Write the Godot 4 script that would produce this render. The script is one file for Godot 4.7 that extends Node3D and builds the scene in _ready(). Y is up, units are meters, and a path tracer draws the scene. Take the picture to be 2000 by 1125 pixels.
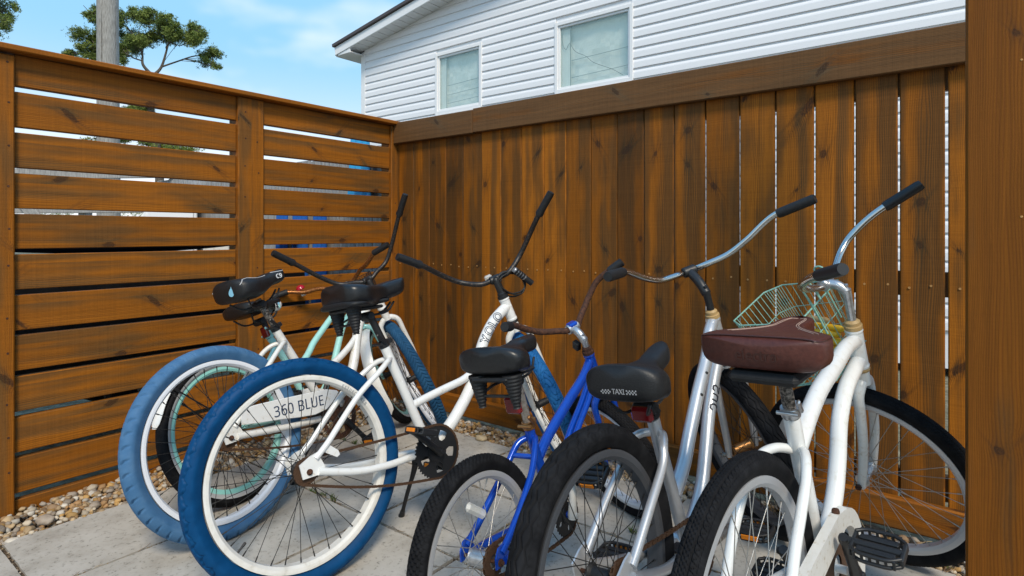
extends Node3D
# Six cruiser bicycles leaning on their kickstands in a corner between two stained timber fences,
# a white clapboard house, a pole and pine-like trees beyond. Units: metres. The camera stands at the origin.
# "Yard" axes: x along the plank fence, z along the slatted fence, origin where the two fences meet.

var M := {}
var rng := RandomNumberGenerator.new()
var yard := Transform3D(Basis(Vector3(0.7923, 0, 0.6101), Vector3.UP, Vector3(-0.6101, 0, 0.7923)), Vector3(-0.7763, 0, -3.85))
var names := {}
var grain_tex := []

func _ready():
	rng.seed = 7
	camera_and_light()
	make_materials()
	ground()
	slat_fence()
	plank_fence()
	gate_post()
	house()
	beyond_the_fence()
	trees()
	bicycles()
	small_things()

# ------------------------------------------------------------------ camera, sky, sun
func camera_and_light():
	var cam := Camera3D.new()
	cam.name = "camera"
	add_child(cam)
	cam.position = Vector3(0, 1.1, 0)
	cam.projection = Camera3D.PROJECTION_FRUSTUM
	cam.near = 0.05
	cam.far = 400.0
	cam.size = 0.05 * 1125.0 / 1132.0
	cam.frustum_offset = Vector2(0, -0.05 * 106.5 / 1132.0)
	cam.current = true
	var we := WorldEnvironment.new()
	we.name = "environment"
	var env := Environment.new()
	env.background_mode = Environment.BG_SKY
	env.tonemap_mode = Environment.TONE_MAPPER_LINEAR
	env.tonemap_exposure = EXPOSURE
	env.sdfgi_enabled = true
	env.ssao_enabled = true
	env.ssil_enabled = true
	var sky := Sky.new()
	sky.sky_material = sky_material()
	env.sky = sky
	env.background_energy_multiplier = SKY_ENERGY
	we.environment = env
	add_child(we)
	var sun := DirectionalLight3D.new()
	sun.name = "sun"
	sun.light_energy = SUN_ENERGY
	sun.light_angular_distance = 14.0
	sun.light_color = Color(1.0, 0.95, 0.87)
	sun.shadow_enabled = true
	add_child(sun)
	# high, behind the camera and to the right
	sun.look_at_from_position(Vector3(2.2, 10.0, 9.0), Vector3.ZERO, Vector3.UP)

const EXPOSURE := 2.2
const SKY_ENERGY := 0.55
const SUN_ENERGY := 0.5

func sky_material() -> PanoramaSkyMaterial:
	var w := 1024
	var h := 512
	var im := Image.create(w, h, false, Image.FORMAT_RGBF)
	var n := FastNoiseLite.new()
	n.seed = 11
	n.noise_type = FastNoiseLite.TYPE_SIMPLEX_SMOOTH
	n.frequency = 1.0
	n.fractal_octaves = 5
	n.fractal_gain = 0.55
	var zen := Color(0.17, 0.42, 0.78)
	var mid := Color(0.30, 0.60, 0.87)
	var low := Color(0.93, 0.97, 1.0)
	for j in h:
		var el := (0.5 - (j + 0.5) / h) * PI
		var y := sin(el)
		var c := low
		if y > 0.0:
			c = low.lerp(mid, smoothstep(0.02, 0.30, y)).lerp(zen, smoothstep(0.25, 1.0, y))
		else:
			c = low.lerp(Color(0.36, 0.35, 0.33), smoothstep(0.0, 0.12, -y))
		for i in w:
			var az := (i + 0.5) / w * TAU
			var d := Vector3(cos(el) * sin(az), y, cos(el) * cos(az))
			var col := c
			if y > 0.0:
				var q := Vector3(d.x, 0, d.z) / (y + 0.22)
				var f := n.get_noise_3d(q.x * 0.9, 3.0, q.z * 1.9) + 0.35 * n.get_noise_3d(q.x * 3.1, 9.0, q.z * 4.7)
				col = c.lerp(Color(1.0, 1.0, 1.0), clampf((f - 0.08) * 1.0 + 0.03, 0.0, 0.5))
			im.set_pixel(i, j, col)
	var m := PanoramaSkyMaterial.new()
	m.panorama = ImageTexture.create_from_image(im)
	return m

# ------------------------------------------------------------------ naming helpers
func numbered(called: String) -> String:
	var k: int = names.get(called, 0)
	names[called] = k + 1
	return called if k == 0 else "%s_%03d" % [called, k]

func thing(called: String, label: String, category: String, xf := Transform3D.IDENTITY, group := "", kind := "") -> Node3D:
	var o := Node3D.new()
	o.name = numbered(called)
	add_child(o, true)
	o.transform = xf
	return tag(o, label, category, group, kind)

func tag(o, label: String, category := "", group := "", kind := ""):
	o.set_meta("label", label)
	if category != "":
		o.set_meta("category", category)
	if group != "":
		o.set_meta("group", group)
	if kind != "":
		o.set_meta("kind", kind)
	return o

func part(parent: Node, called: String, s, mat: Material, xf := Transform3D.IDENTITY) -> MeshInstance3D:
	var o := MeshInstance3D.new()
	o.name = called
	if s is SurfaceTool:
		o.mesh = (s as SurfaceTool).commit()
	else:
		o.mesh = s
	o.material_override = mat
	o.transform = xf
	parent.add_child(o, true)
	return o

func single(called: String, s, mat: Material, label: String, category: String, xf := Transform3D.IDENTITY, group := "", kind := "") -> MeshInstance3D:
	var o := part(self, numbered(called), s, mat, xf)
	tag(o, label, category, group, kind)
	return o

func holder(parent: Node, called: String, xf := Transform3D.IDENTITY) -> Node3D:
	var o := Node3D.new()
	o.name = called
	o.transform = xf
	parent.add_child(o, true)
	return o

# ------------------------------------------------------------------ mesh helpers
func mb() -> SurfaceTool:
	var s := SurfaceTool.new()
	s.begin(Mesh.PRIMITIVE_TRIANGLES)
	return s

func tri(s: SurfaceTool, p: Array, n: Array, uv: Array):
	var f: Vector3 = (p[1] - p[0]).cross(p[2] - p[0])
	var order := [0, 1, 2] if f.dot(n[0] + n[1] + n[2]) < 0.0 else [0, 2, 1]
	for k in order:
		s.set_normal(n[k])
		s.set_uv(uv[k])
		s.add_vertex(p[k])

func quad(s: SurfaceTool, a: Vector3, b: Vector3, c: Vector3, d: Vector3, n: Vector3, ua := Vector2.ZERO, ub := Vector2(1, 0), uc := Vector2(1, 1), ud := Vector2(0, 1)):
	tri(s, [a, b, c], [n, n, n], [ua, ub, uc])
	tri(s, [a, c, d], [n, n, n], [ua, uc, ud])

func quad_n(s: SurfaceTool, p: Array, n: Array, uv: Array):
	tri(s, [p[0], p[1], p[2]], [n[0], n[1], n[2]], [uv[0], uv[1], uv[2]])
	tri(s, [p[0], p[2], p[3]], [n[0], n[2], n[3]], [uv[0], uv[2], uv[3]])

# a box with chamfered edges. grain: the axis that the wood runs along (texture v); uv offset in metres
func box(s: SurfaceTool, size: Vector3, bev := 0.002, xf := Transform3D.IDENTITY, grain := 1, uvo := Vector2.ZERO):
	var h := size * 0.5
	var b := minf(bev, minf(h.x, minf(h.y, h.z)) * 0.9)
	var i := h - Vector3(b, b, b)
	var nb := xf.basis.orthonormalized()
	for ax in 3:
		var u := (ax + 1) % 3
		var v := (ax + 2) % 3
		if u == grain:
			var t := u
			u = v
			v = t
		for sg in [-1.0, 1.0]:
			var n := Vector3.ZERO
			n[ax] = sg
			var P := []
			var UV := []
			for q in [[-1, -1], [1, -1], [1, 1], [-1, 1]]:
				var p := Vector3.ZERO
				p[ax] = sg * h[ax]
				p[u] = q[0] * i[u]
				p[v] = q[1] * i[v]
				P.append(xf * p)
				UV.append(Vector2(p[u] + (h[ax] + 0.03) * float(ax == 0), p[v]) + uvo)
			quad(s, P[0], P[1], P[2], P[3], nb * n, UV[0], UV[1], UV[2], UV[3])
	if b < 0.0002:
		return
	for ax in 3:
		var u := (ax + 1) % 3
		var v := (ax + 2) % 3
		for su in [-1.0, 1.0]:
			for sv in [-1.0, 1.0]:
				var n := Vector3.ZERO
				n[u] = su
				n[v] = sv
				n = n.normalized()
				var P := []
				for q in [[-1, 0], [1, 0], [1, 1], [-1, 1]]:
					var p := Vector3.ZERO
					p[ax] = q[0] * i[ax]
					p[u] = su * (h[u] if q[1] == 0 else i[u])
					p[v] = sv * (i[v] if q[1] == 0 else h[v])
					P.append(p)
				var UV := []
				for p in P:
					UV.append((Vector2(p[u] + p[v], p[ax]) if ax == grain else Vector2(p[u], p[v] + p[ax])) + uvo)
				quad(s, xf * P[0], xf * P[1], xf * P[2], xf * P[3], nb * n, UV[0], UV[1], UV[2], UV[3])
	for sx in [-1.0, 1.0]:
		for sy in [-1.0, 1.0]:
			for sz in [-1.0, 1.0]:
				var n := nb * Vector3(sx, sy, sz).normalized()
				var a := xf * Vector3(sx * h.x, sy * i.y, sz * i.z)
				var c := xf * Vector3(sx * i.x, sy * h.y, sz * i.z)
				var d := xf * Vector3(sx * i.x, sy * i.y, sz * h.z)
				tri(s, [a, c, d], [n, n, n], [uvo, uvo, uvo])

func boxm(size: Vector3, bev := 0.002, grain := 1, uvo := Vector2.ZERO) -> SurfaceTool:
	var s := mb()
	box(s, size, bev, Transform3D.IDENTITY, grain, uvo)
	return s

func at(p: Vector3, rot := Vector3.ZERO) -> Transform3D:
	return Transform3D(Basis.from_euler(rot), p)

# points through a Catmull-Rom curve
func spline(pts: Array, per := 6) -> PackedVector3Array:
	var out := PackedVector3Array()
	for k in pts.size() - 1:
		var p0: Vector3 = pts[maxi(k - 1, 0)]
		var p1: Vector3 = pts[k]
		var p2: Vector3 = pts[k + 1]
		var p3: Vector3 = pts[mini(k + 2, pts.size() - 1)]
		for j in per:
			out.append(p1.cubic_interpolate(p2, p0, p3, float(j) / per))
	out.append(pts[-1])
	return out

# a swept round tube; r is a number or one radius per point
func tube(s: SurfaceTool, pts, r, seg := 10, closed := false, flat := 1.0):
	var n: int = pts.size()
	var rings := []
	var tan0: Vector3
	var side := Vector3.ZERO
	var run := 0.0
	var runs := []
	for k in n:
		var a: Vector3 = pts[(k - 1 + n) % n] if (closed or k > 0) else pts[0]
		var b: Vector3 = pts[(k + 1) % n] if (closed or k < n - 1) else pts[n - 1]
		tan0 = (b - a).normalized()
		if k == 0:
			side = tan0.cross(Vector3.UP if absf(tan0.y) < 0.9 else Vector3.RIGHT).normalized()
		else:
			run += pts[k].distance_to(pts[k - 1])
			side = (side - tan0 * side.dot(tan0)).normalized()
		runs.append(run)
		var bi := tan0.cross(side)
		var ring := []
		var rad: float = r if not (r is Array or r is PackedFloat32Array) else r[k]
		for j in seg + 1:
			var t := TAU * j / seg
			var d := side * cos(t) + bi * sin(t) * flat
			ring.append([pts[k] + d * rad, d.normalized(), Vector2(float(j) / seg * TAU * rad, run)])
		rings.append(ring)
	var last := n if closed else n - 1
	for k in last:
		var A: Array = rings[k]
		var B: Array = rings[(k + 1) % n]
		for j in seg:
			quad_n(s, [A[j][0], A[j + 1][0], B[j + 1][0], B[j][0]], [A[j][1], A[j + 1][1], B[j + 1][1], B[j][1]], [A[j][2], A[j + 1][2], B[j + 1][2], B[j][2]])
	if not closed:
		for e in [0, n - 1]:
			var dir: Vector3 = (pts[1] - pts[0]).normalized() * -1.0 if e == 0 else (pts[n - 1] - pts[n - 2]).normalized()
			for j in seg:
				tri(s, [pts[e], rings[e][j][0], rings[e][j + 1][0]], [dir, dir, dir], [Vector2.ZERO, Vector2.ZERO, Vector2.ZERO])

func tubem(pts, r, seg := 10, closed := false) -> SurfaceTool:
	var s := mb()
	tube(s, pts, r, seg, closed)
	return s

# profile: [radius, height] pairs turned about y
func lathe(s: SurfaceTool, prof: Array, xf := Transform3D.IDENTITY, seg := 20):
	var nb := xf.basis.orthonormalized()
	for k in prof.size() - 1:
		var a: Array = prof[k]
		var b: Array = prof[k + 1]
		var e := Vector2(b[0] - a[0], b[1] - a[1])
		if e.length() < 1e-7:
			continue
		var n2 := Vector2(e.y, -e.x).normalized()
		for j in seg:
			var t0 := TAU * j / seg
			var t1 := TAU * (j + 1) / seg
			var c0 := Vector3(cos(t0), 0, sin(t0))
			var c1 := Vector3(cos(t1), 0, sin(t1))
			var P := [xf * (c0 * a[0] + Vector3.UP * a[1]), xf * (c1 * a[0] + Vector3.UP * a[1]), xf * (c1 * b[0] + Vector3.UP * b[1]), xf * (c0 * b[0] + Vector3.UP * b[1])]
			var n0 := nb * (c0 * n2.x + Vector3.UP * n2.y)
			var n1 := nb * (c1 * n2.x + Vector3.UP * n2.y)
			quad_n(s, P, [n0, n1, n1, n0], [Vector2(t0, a[1]), Vector2(t1, a[1]), Vector2(t1, b[1]), Vector2(t0, b[1])])

func lathem(prof: Array, seg := 20, xf := Transform3D.IDENTITY) -> SurfaceTool:
	var s := mb()
	lathe(s, prof, xf, seg)
	return s

# axis to turn a lathe's y into a given direction
func along(p: Vector3, dir: Vector3) -> Transform3D:
	var y := dir.normalized()
	var x := y.cross(Vector3.UP if absf(y.y) < 0.9 else Vector3.RIGHT).normalized()
	return Transform3D(Basis(x, y, x.cross(y)), p)

func rod(s: SurfaceTool, a: Vector3, b: Vector3, r: float, seg := 8):
	tube(s, PackedVector3Array([a, b]), r, seg)

# a flat outline (x, y) given thickness along z
func slab(s: SurfaceTool, poly: PackedVector2Array, z0: float, z1: float, xf := Transform3D.IDENTITY):
	var nb := xf.basis.orthonormalized()
	var idx := Geometry2D.triangulate_polygon(poly)
	for z in [z0, z1]:
		var n := nb * Vector3(0, 0, 1.0 if z == maxf(z0, z1) else -1.0)
		for k in range(0, idx.size(), 3):
			var P := []
			var U := []
			for q in 3:
				var p := poly[idx[k + q]]
				P.append(xf * Vector3(p.x, p.y, z))
				U.append(p)
			tri(s, P, [n, n, n], U)
	var cw := Geometry2D.is_polygon_clockwise(poly)
	for k in poly.size():
		var a := poly[k]
		var b := poly[(k + 1) % poly.size()]
		var e := (b - a).normalized()
		var n2 := Vector2(-e.y, e.x) if cw else Vector2(e.y, -e.x)
		var n := nb * Vector3(n2.x, n2.y, 0)
		quad(s, xf * Vector3(a.x, a.y, z0), xf * Vector3(b.x, b.y, z0), xf * Vector3(b.x, b.y, z1), xf * Vector3(a.x, a.y, z1), n, a, b, b + Vector2(0, absf(z1 - z0)), a + Vector2(0, absf(z1 - z0)))

func slabm(poly: Array, z0: float, z1: float) -> SurfaceTool:
	var s := mb()
	slab(s, PackedVector2Array(poly), z0, z1)
	return s

func text(parent: Node, called: String, words: String, height: float, mat: Material, xf: Transform3D, font := "Droid Sans", depth := 0.0012, bold := false) -> MeshInstance3D:
	var t := TextMesh.new()
	var f := SystemFont.new()
	f.font_names = PackedStringArray([font])
	if bold:
		f.font_weight = 700
	t.font = f
	t.text = words
	t.font_size = 64
	t.pixel_size = height / 46.0
	t.depth = depth
	t.curve_step = 1.0
	return part(parent, called, t, mat, xf)
# ------------------------------------------------------------------ materials
func mat(c: Color, rough := 0.6, metal := 0.0) -> StandardMaterial3D:
	var m := StandardMaterial3D.new()
	m.albedo_color = c
	m.roughness = rough
	m.metallic = metal
	return m

func lin(r: float, g: float, b: float) -> Color:
	return Color(r, g, b).linear_to_srgb()

# noise coloured through a ramp, laid on without uv; scale: repeats per metre
func noisy(stops: Array, rough := 0.7, metal := 0.0, scale := 1.0, freq := 0.02, octaves := 4, seed_ := 1, size := 256, bump := 0.0, world := false, stretch := Vector3.ONE) -> StandardMaterial3D:
	var n := FastNoiseLite.new()
	n.seed = seed_
	n.noise_type = FastNoiseLite.TYPE_SIMPLEX_SMOOTH
	n.frequency = freq
	n.fractal_octaves = octaves
	n.fractal_gain = 0.6
	var g := Gradient.new()
	var offs := PackedFloat32Array()
	var cols := PackedColorArray()
	for st in stops:
		offs.append(st[0])
		cols.append(st[1])
	g.offsets = offs
	g.colors = cols
	var t := NoiseTexture2D.new()
	t.width = size
	t.height = size
	t.seamless = true
	t.noise = n
	t.color_ramp = g
	var m := StandardMaterial3D.new()
	m.albedo_texture = t
	m.roughness = rough
	m.metallic = metal
	m.uv1_triplanar = true
	m.uv1_world_triplanar = world
	m.uv1_scale = stretch * scale
	if bump > 0.0:
		var t2 := NoiseTexture2D.new()
		t2.width = size
		t2.height = size
		t2.seamless = true
		t2.noise = n
		m.heightmap_enabled = true
		m.heightmap_texture = t2
		m.heightmap_scale = bump
	return m

# sawn timber, 0.16 m x 1.92 m: growth rings pushed aside by knots, weathered streaks, saw marks
func timber(seed_: int, pale: Color, deep: Color, worn: Color, wear: float, knots: Array, sawn := 0.13) -> StandardMaterial3D:
	var w := 128
	var h := 768
	var n := FastNoiseLite.new()
	n.seed = seed_
	n.noise_type = FastNoiseLite.TYPE_SIMPLEX_SMOOTH
	n.frequency = 1.0
	n.fractal_octaves = 3
	var fine := FastNoiseLite.new()
	fine.seed = seed_ + 50
	fine.frequency = 1.0
	fine.fractal_octaves = 2
	var im := Image.create(w, h, false, Image.FORMAT_RGB8)
	var hm := Image.create(w, h, false, Image.FORMAT_L8)
	var heart := 0.05 * n.get_noise_2d(3.0, 8.0)
	for j in h:
		var y := 1.92 * j / h
		# the figure closes on itself at the board texture's ends
		var cy := cos(TAU * j / h) * 1.92 / TAU
		var sy := sin(TAU * j / h) * 1.92 / TAU
		var saw := sawn * fine.get_noise_3d(5.0, cy * 240.0, sy * 240.0)
		for i in w:
			var x := 0.16 * i / w - 0.08
			var xx := x + 0.014 * n.get_noise_3d(x * 5.0, cy * 1.1, sy * 1.1)
			var kn := 0.0
			var halo := 0.0
			for k in knots:
				var ex: float = x - k[0]
				var ey: float = y - k[1]
				# the branch leans across the board and trails off to one side
				var dx: float = (ex + ey * k[4]) / k[2]
				var dy: float = ey / (k[2] * k[3])
				if absf(dy) > 9.0:
					continue
				var d := sqrt(dx * dx + dy * dy) + 0.34 * fine.get_noise_3d(x * 110.0, cy * 55.0, sy * 55.0)
				xx += ex * -0.6 * exp(-d * d * 0.22)
				if d < 1.0:
					kn = maxf(kn, 0.56 + 0.26 * sin(d * 17.0 + 4.0 * fine.get_noise_3d(x * 60.0, cy * 60.0, sy * 60.0)))
				elif d < 1.3:
					kn = maxf(kn, 0.75 * (1.3 - d) / 0.3)
				halo = maxf(halo, exp(-absf(dx) * 0.9 - absf(dy) * 0.28) * 0.85)
				# dark wings where the grain closes round the branch
				halo = maxf(halo, exp(-pow((absf(dx) - 1.0 - 0.55 * absf(dy)) / 0.7, 2.0) - absf(dy) * 0.45) * 0.8)
			# rings: wide open cathedral figure near the heart, tight lines at the edges
			var q := absf(xx - heart)
			var rr := q * 150.0 + 1400.0 * q * q + y * 1.3635 + 2.2 * n.get_noise_3d(x * 7.0 + 40.0, cy * 0.8, sy * 0.8)
			var ring := pow(0.5 + 0.5 * sin(rr * 4.8), 2.2)
			var fib := fine.get_noise_3d(xx * 700.0, cy * 7.0, sy * 7.0)
			var streak := n.get_noise_3d(xx * 11.0 + 9.0, cy * 0.35, sy * 0.35)
			var patch := n.get_noise_3d(x * 9.0 + 30.0, cy * 2.4, sy * 2.4)
			var wv := smoothstep(0.0, 1.0, wear + 1.35 * streak + 0.8 * patch)
			var c := pale.lerp(deep, clampf(ring * 0.55 + 0.36 * fib + halo * 0.75, 0.0, 1.0))
			c = c.lerp(worn, clampf(wv * (0.58 + 0.3 * ring) + halo * 0.55, 0.0, 1.0))
			c = c * (1.0 + saw + 0.22 * fib + 0.22 * n.get_noise_3d(xx * 60.0, cy * 1.6, sy * 1.6))
			c = c.lerp(Color(0.03, 0.014, 0.008), clampf(kn, 0.0, 0.9))
			im.set_pixel(i, j, Color(clampf(c.r, 0.0, 1.0), clampf(c.g, 0.0, 1.0), clampf(c.b, 0.0, 1.0)).linear_to_srgb())
			var hv := clampf(0.55 - ring * 0.22 + 0.25 * fib + saw * 1.3 - kn * 0.2, 0.0, 1.0)
			hm.set_pixel(i, j, Color(hv, hv, hv))
	var m := StandardMaterial3D.new()
	m.albedo_texture = ImageTexture.create_from_image(im)
	m.roughness = 0.6
	m.metallic_specular = 0.28
	m.heightmap_enabled = true
	m.heightmap_texture = ImageTexture.create_from_image(hm)
	m.heightmap_scale = 0.10
	m.uv1_scale = Vector3(1.0 / 0.16, 1.0 / 1.92, 1)
	return m

func make_materials():
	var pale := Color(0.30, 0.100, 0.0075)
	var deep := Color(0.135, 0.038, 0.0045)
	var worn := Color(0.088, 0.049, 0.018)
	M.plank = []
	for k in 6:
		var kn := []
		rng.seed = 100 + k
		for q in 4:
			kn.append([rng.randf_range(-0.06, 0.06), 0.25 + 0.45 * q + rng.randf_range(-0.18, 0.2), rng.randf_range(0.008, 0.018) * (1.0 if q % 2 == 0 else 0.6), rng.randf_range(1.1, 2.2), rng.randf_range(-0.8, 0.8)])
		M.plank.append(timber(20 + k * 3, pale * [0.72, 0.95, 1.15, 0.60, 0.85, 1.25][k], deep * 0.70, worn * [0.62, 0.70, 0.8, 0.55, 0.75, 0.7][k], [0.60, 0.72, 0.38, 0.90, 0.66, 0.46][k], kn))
	M.slat = []
	for k in 5:
		var kn := []
		rng.seed = 300 + k
		for q in 3:
			kn.append([rng.randf_range(-0.055, 0.055), 0.35 + 0.6 * q + rng.randf_range(-0.25, 0.25), rng.randf_range(0.006, 0.013), rng.randf_range(1.3, 2.8), rng.randf_range(-1.1, 1.1)])
		M.slat.append(timber(60 + k * 3, pale * [0.95, 1.05, 0.88, 1.0, 1.1][k], deep * 1.0, worn * 1.05, [0.22, 0.42, 0.30, 0.36, 0.15][k], kn))
	M.fascia = timber(90, pale * 0.62, deep * 0.7, Color(0.105, 0.066, 0.034), 0.85, [[0.03, 0.45, 0.011, 1.6, 0.7], [-0.02, 1.35, 0.013, 1.5, -0.8], [-0.05, 0.9, 0.006, 1.2, 0.3]])
	M.post = timber(93, pale * 0.60, deep * 0.78, worn * 0.8, -0.05, [[-0.012, 1.53, 0.008, 1.1, 0.2], [0.060, 1.59, 0.013, 1.7, -0.4], [0.02, 0.62, 0.006, 1.4, 0.3]], 0.03)
	rng.seed = 7
	M.grey_timber = noisy([[0.0, lin(0.16, 0.155, 0.15)], [0.5, lin(0.30, 0.29, 0.28)], [1.0, lin(0.42, 0.41, 0.39)]], 0.9, 0.0, 1.0, 0.03, 4, 5, 256, 0.2, false, Vector3(8, 0.8, 8))
	M.pole = noisy([[0.0, lin(0.13, 0.12, 0.11)], [0.35, lin(0.24, 0.23, 0.215)], [0.6, lin(0.33, 0.32, 0.30)], [1.0, lin(0.44, 0.43, 0.41)]], 0.95, 0.0, 1.0, 0.05, 5, 15, 256, 0.5, false, Vector3(6, 0.5, 6))
	M.concrete = noisy([[0.0, lin(0.31, 0.285, 0.25)], [0.30, lin(0.395, 0.37, 0.33)], [0.55, lin(0.44, 0.415, 0.375)], [0.8, lin(0.465, 0.44, 0.40)], [1.0, lin(0.50, 0.475, 0.435)]], 0.92, 0.0, 0.62, 0.0065, 6, 21, 1024, 0.15, true)
	M.concrete.metallic_specular = 0.3
	var spots := FastNoiseLite.new()
	spots.seed = 77
	spots.frequency = 0.055
	spots.fractal_octaves = 6
	spots.fractal_gain = 0.75
	var sg := Gradient.new()
	sg.offsets = PackedFloat32Array([0.0, 0.60, 0.70, 0.80, 1.0])
	sg.colors = PackedColorArray([Color(1, 1, 1), Color(0.985, 0.98, 0.97), Color(0.93, 0.93, 0.92), Color(0.78, 0.78, 0.77), Color(0.6, 0.6, 0.6)])
	var st := NoiseTexture2D.new()
	st.width = 1024
	st.height = 1024
	st.seamless = true
	st.noise = spots
	st.color_ramp = sg
	M.concrete.detail_enabled = true
	M.concrete.detail_albedo = st
	M.concrete.detail_blend_mode = BaseMaterial3D.BLEND_MODE_MUL
	M.dirt = noisy([[0.0, lin(0.03, 0.021, 0.013)], [0.5, lin(0.085, 0.06, 0.038)], [1.0, lin(0.18, 0.135, 0.09)]], 1.0, 0.0, 3.0, 0.04, 5, 31, 256, 1.0, true)
	M.soil = noisy([[0.0, lin(0.06, 0.06, 0.035)], [0.5, lin(0.16, 0.15, 0.10)], [1.0, lin(0.28, 0.27, 0.20)]], 1.0, 0.0, 0.7, 0.03, 5, 33, 512, 1.0, true)
	M.pebble = mat(Color(1, 1, 1), 0.75)
	M.pebble.vertex_color_use_as_albedo = true
	M.litter = mat(Color(1, 1, 1), 0.9)
	M.litter.vertex_color_use_as_albedo = true
	M.grass = mat(lin(0.05, 0.11, 0.02), 0.8)
	M.siding = mat(lin(0.80, 0.80, 0.82), 0.5)
	M.siding_trim = mat(lin(0.80, 0.80, 0.81), 0.45)
	M.soffit = mat(lin(0.72, 0.72, 0.73), 0.55)
	M.roof_edge = mat(lin(0.07, 0.055, 0.055), 0.6)
	M.screw = mat(lin(0.42, 0.22, 0.07), 0.6)
	M.glass = mat(Color(0.80, 0.93, 0.90, 0.13), 0.02)
	M.glass.transparency = BaseMaterial3D.TRANSPARENCY_ALPHA
	M.curtain = noisy([[0.0, lin(0.60, 0.66, 0.64)], [0.5, lin(0.65, 0.71, 0.69)], [1.0, lin(0.70, 0.75, 0.73)]], 0.9, 0.0, 0.9, 0.01, 3, 41, 256)
	M.curtain_shadow = mat(lin(0.19, 0.24, 0.24), 0.8)  # dark tone for the shadow lines drawn over the curtain
	M.wire_dark = mat(lin(0.03, 0.04, 0.04), 0.6)
	# bicycles
	var wear := func(c: Color, spot: Color, seed_: int, rough := 0.3, cut := 0.72, scale := 5.0) -> StandardMaterial3D:
		var m := noisy([[0.0, c], [cut * 0.6, c], [cut, c.lerp(spot, 0.06)], [cut + 0.09, c.lerp(spot, 0.30)], [1.0, c.lerp(spot, 0.75)]], rough, 0.0, scale, 0.02, 5, seed_, 256)
		m.clearcoat_enabled = true
		m.clearcoat = 0.5
		m.clearcoat_roughness = 0.15
		return m
	M.white_paint = wear.call(lin(0.76, 0.755, 0.735), lin(0.50, 0.44, 0.34), 51)
	M.old_white_paint = wear.call(lin(0.73, 0.715, 0.675), lin(0.36, 0.27, 0.16), 52, 0.35, 0.72, 7.0)
	M.grubby_white_paint = wear.call(lin(0.68, 0.66, 0.615), lin(0.33, 0.26, 0.16), 53, 0.4, 0.74, 9.0)
	M.mint_paint = wear.call(lin(0.36, 0.70, 0.645), lin(0.25, 0.42, 0.38), 54)
	M.blue_paint = wear.call(lin(0.003, 0.058, 0.42), lin(0.002, 0.02, 0.14), 55, 0.22, 0.78, 5.0)
	M.blue_paint.metallic = 0.25
	M.silver_paint = wear.call(lin(0.56, 0.565, 0.58), lin(0.36, 0.36, 0.37), 56, 0.36, 0.8, 5.0)
	M.silver_paint.metallic = 0.55
	M.chrome = mat(lin(0.60, 0.575, 0.54), 0.2, 1.0)
	M.alloy = noisy([[0.0, lin(0.40, 0.40, 0.41)], [0.6, lin(0.58, 0.58, 0.59)], [1.0, lin(0.68, 0.68, 0.69)]], 0.36, 0.9, 6.0, 0.03, 3, 61)
	M.dull_alloy = noisy([[0.0, lin(0.16, 0.13, 0.10)], [0.5, lin(0.36, 0.33, 0.30)], [1.0, lin(0.48, 0.46, 0.44)]], 0.45, 0.7, 8.0, 0.03, 4, 62)
	M.rim_white = noisy([[0.0, lin(0.48, 0.44, 0.38)], [0.35, lin(0.66, 0.63, 0.57)], [1.0, lin(0.74, 0.72, 0.68)]], 0.5, 0.0, 4.0, 0.02, 4, 63)
	M.rim_clean = mat(lin(0.72, 0.73, 0.76), 0.35)
	M.rim_mint = mat(lin(0.30, 0.66, 0.60), 0.35)
	M.rim_alloy = mat(lin(0.46, 0.465, 0.48), 0.4, 0.45)
	M.rim_silver = mat(lin(0.62, 0.62, 0.63), 0.38, 0.4)
	M.rim_dark = mat(lin(0.045, 0.048, 0.055), 0.45)
	M.tyre_navy = noisy([[0.0, lin(0.002, 0.036, 0.105)], [0.5, lin(0.003, 0.050, 0.145)], [1.0, lin(0.005, 0.064, 0.18)]], 0.5, 0.0, 3.0, 0.02, 3, 64)
	M.tyre_sky = noisy([[0.0, lin(0.04, 0.115, 0.23)], [0.5, lin(0.058, 0.145, 0.275)], [1.0, lin(0.085, 0.18, 0.31)]], 0.6, 0.0, 3.0, 0.02, 4, 65)
	M.tyre_steel_blue = noisy([[0.0, lin(0.010, 0.045, 0.10)], [0.5, lin(0.017, 0.07, 0.145)], [1.0, lin(0.03, 0.095, 0.18)]], 0.6, 0.0, 3.0, 0.02, 3, 66)
	M.tyre_bright_blue = noisy([[0.0, lin(0.008, 0.07, 0.20)], [0.5, lin(0.014, 0.105, 0.28)], [1.0, lin(0.03, 0.15, 0.34)]], 0.6, 0.0, 3.0, 0.02, 3, 67)
	M.tyre_black = noisy([[0.0, lin(0.005, 0.005, 0.006)], [0.5, lin(0.010, 0.010, 0.011)], [1.0, lin(0.018, 0.018, 0.019)]], 0.68, 0.0, 4.0, 0.02, 3, 68)
	M.tyre_dusty = noisy([[0.0, lin(0.005, 0.005, 0.006)], [0.5, lin(0.010, 0.010, 0.011)], [1.0, lin(0.020, 0.020, 0.022)]], 0.75, 0.0, 4.0, 0.02, 4, 69)
	M.whitewall = mat(lin(0.42, 0.42, 0.42), 0.7)
	for k in ["tyre_black", "tyre_dusty", "tyre_navy", "tyre_sky", "tyre_steel_blue", "tyre_bright_blue"]:
		M[k].metallic_specular = 0.22
	M.black = mat(lin(0.012, 0.012, 0.013), 0.45)
	M.black_matt = noisy([[0.0, lin(0.004, 0.004, 0.005)], [0.6, lin(0.009, 0.009, 0.010)], [1.0, lin(0.022, 0.020, 0.018)]], 0.6, 0.0, 8.0, 0.03, 3, 70)
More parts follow.
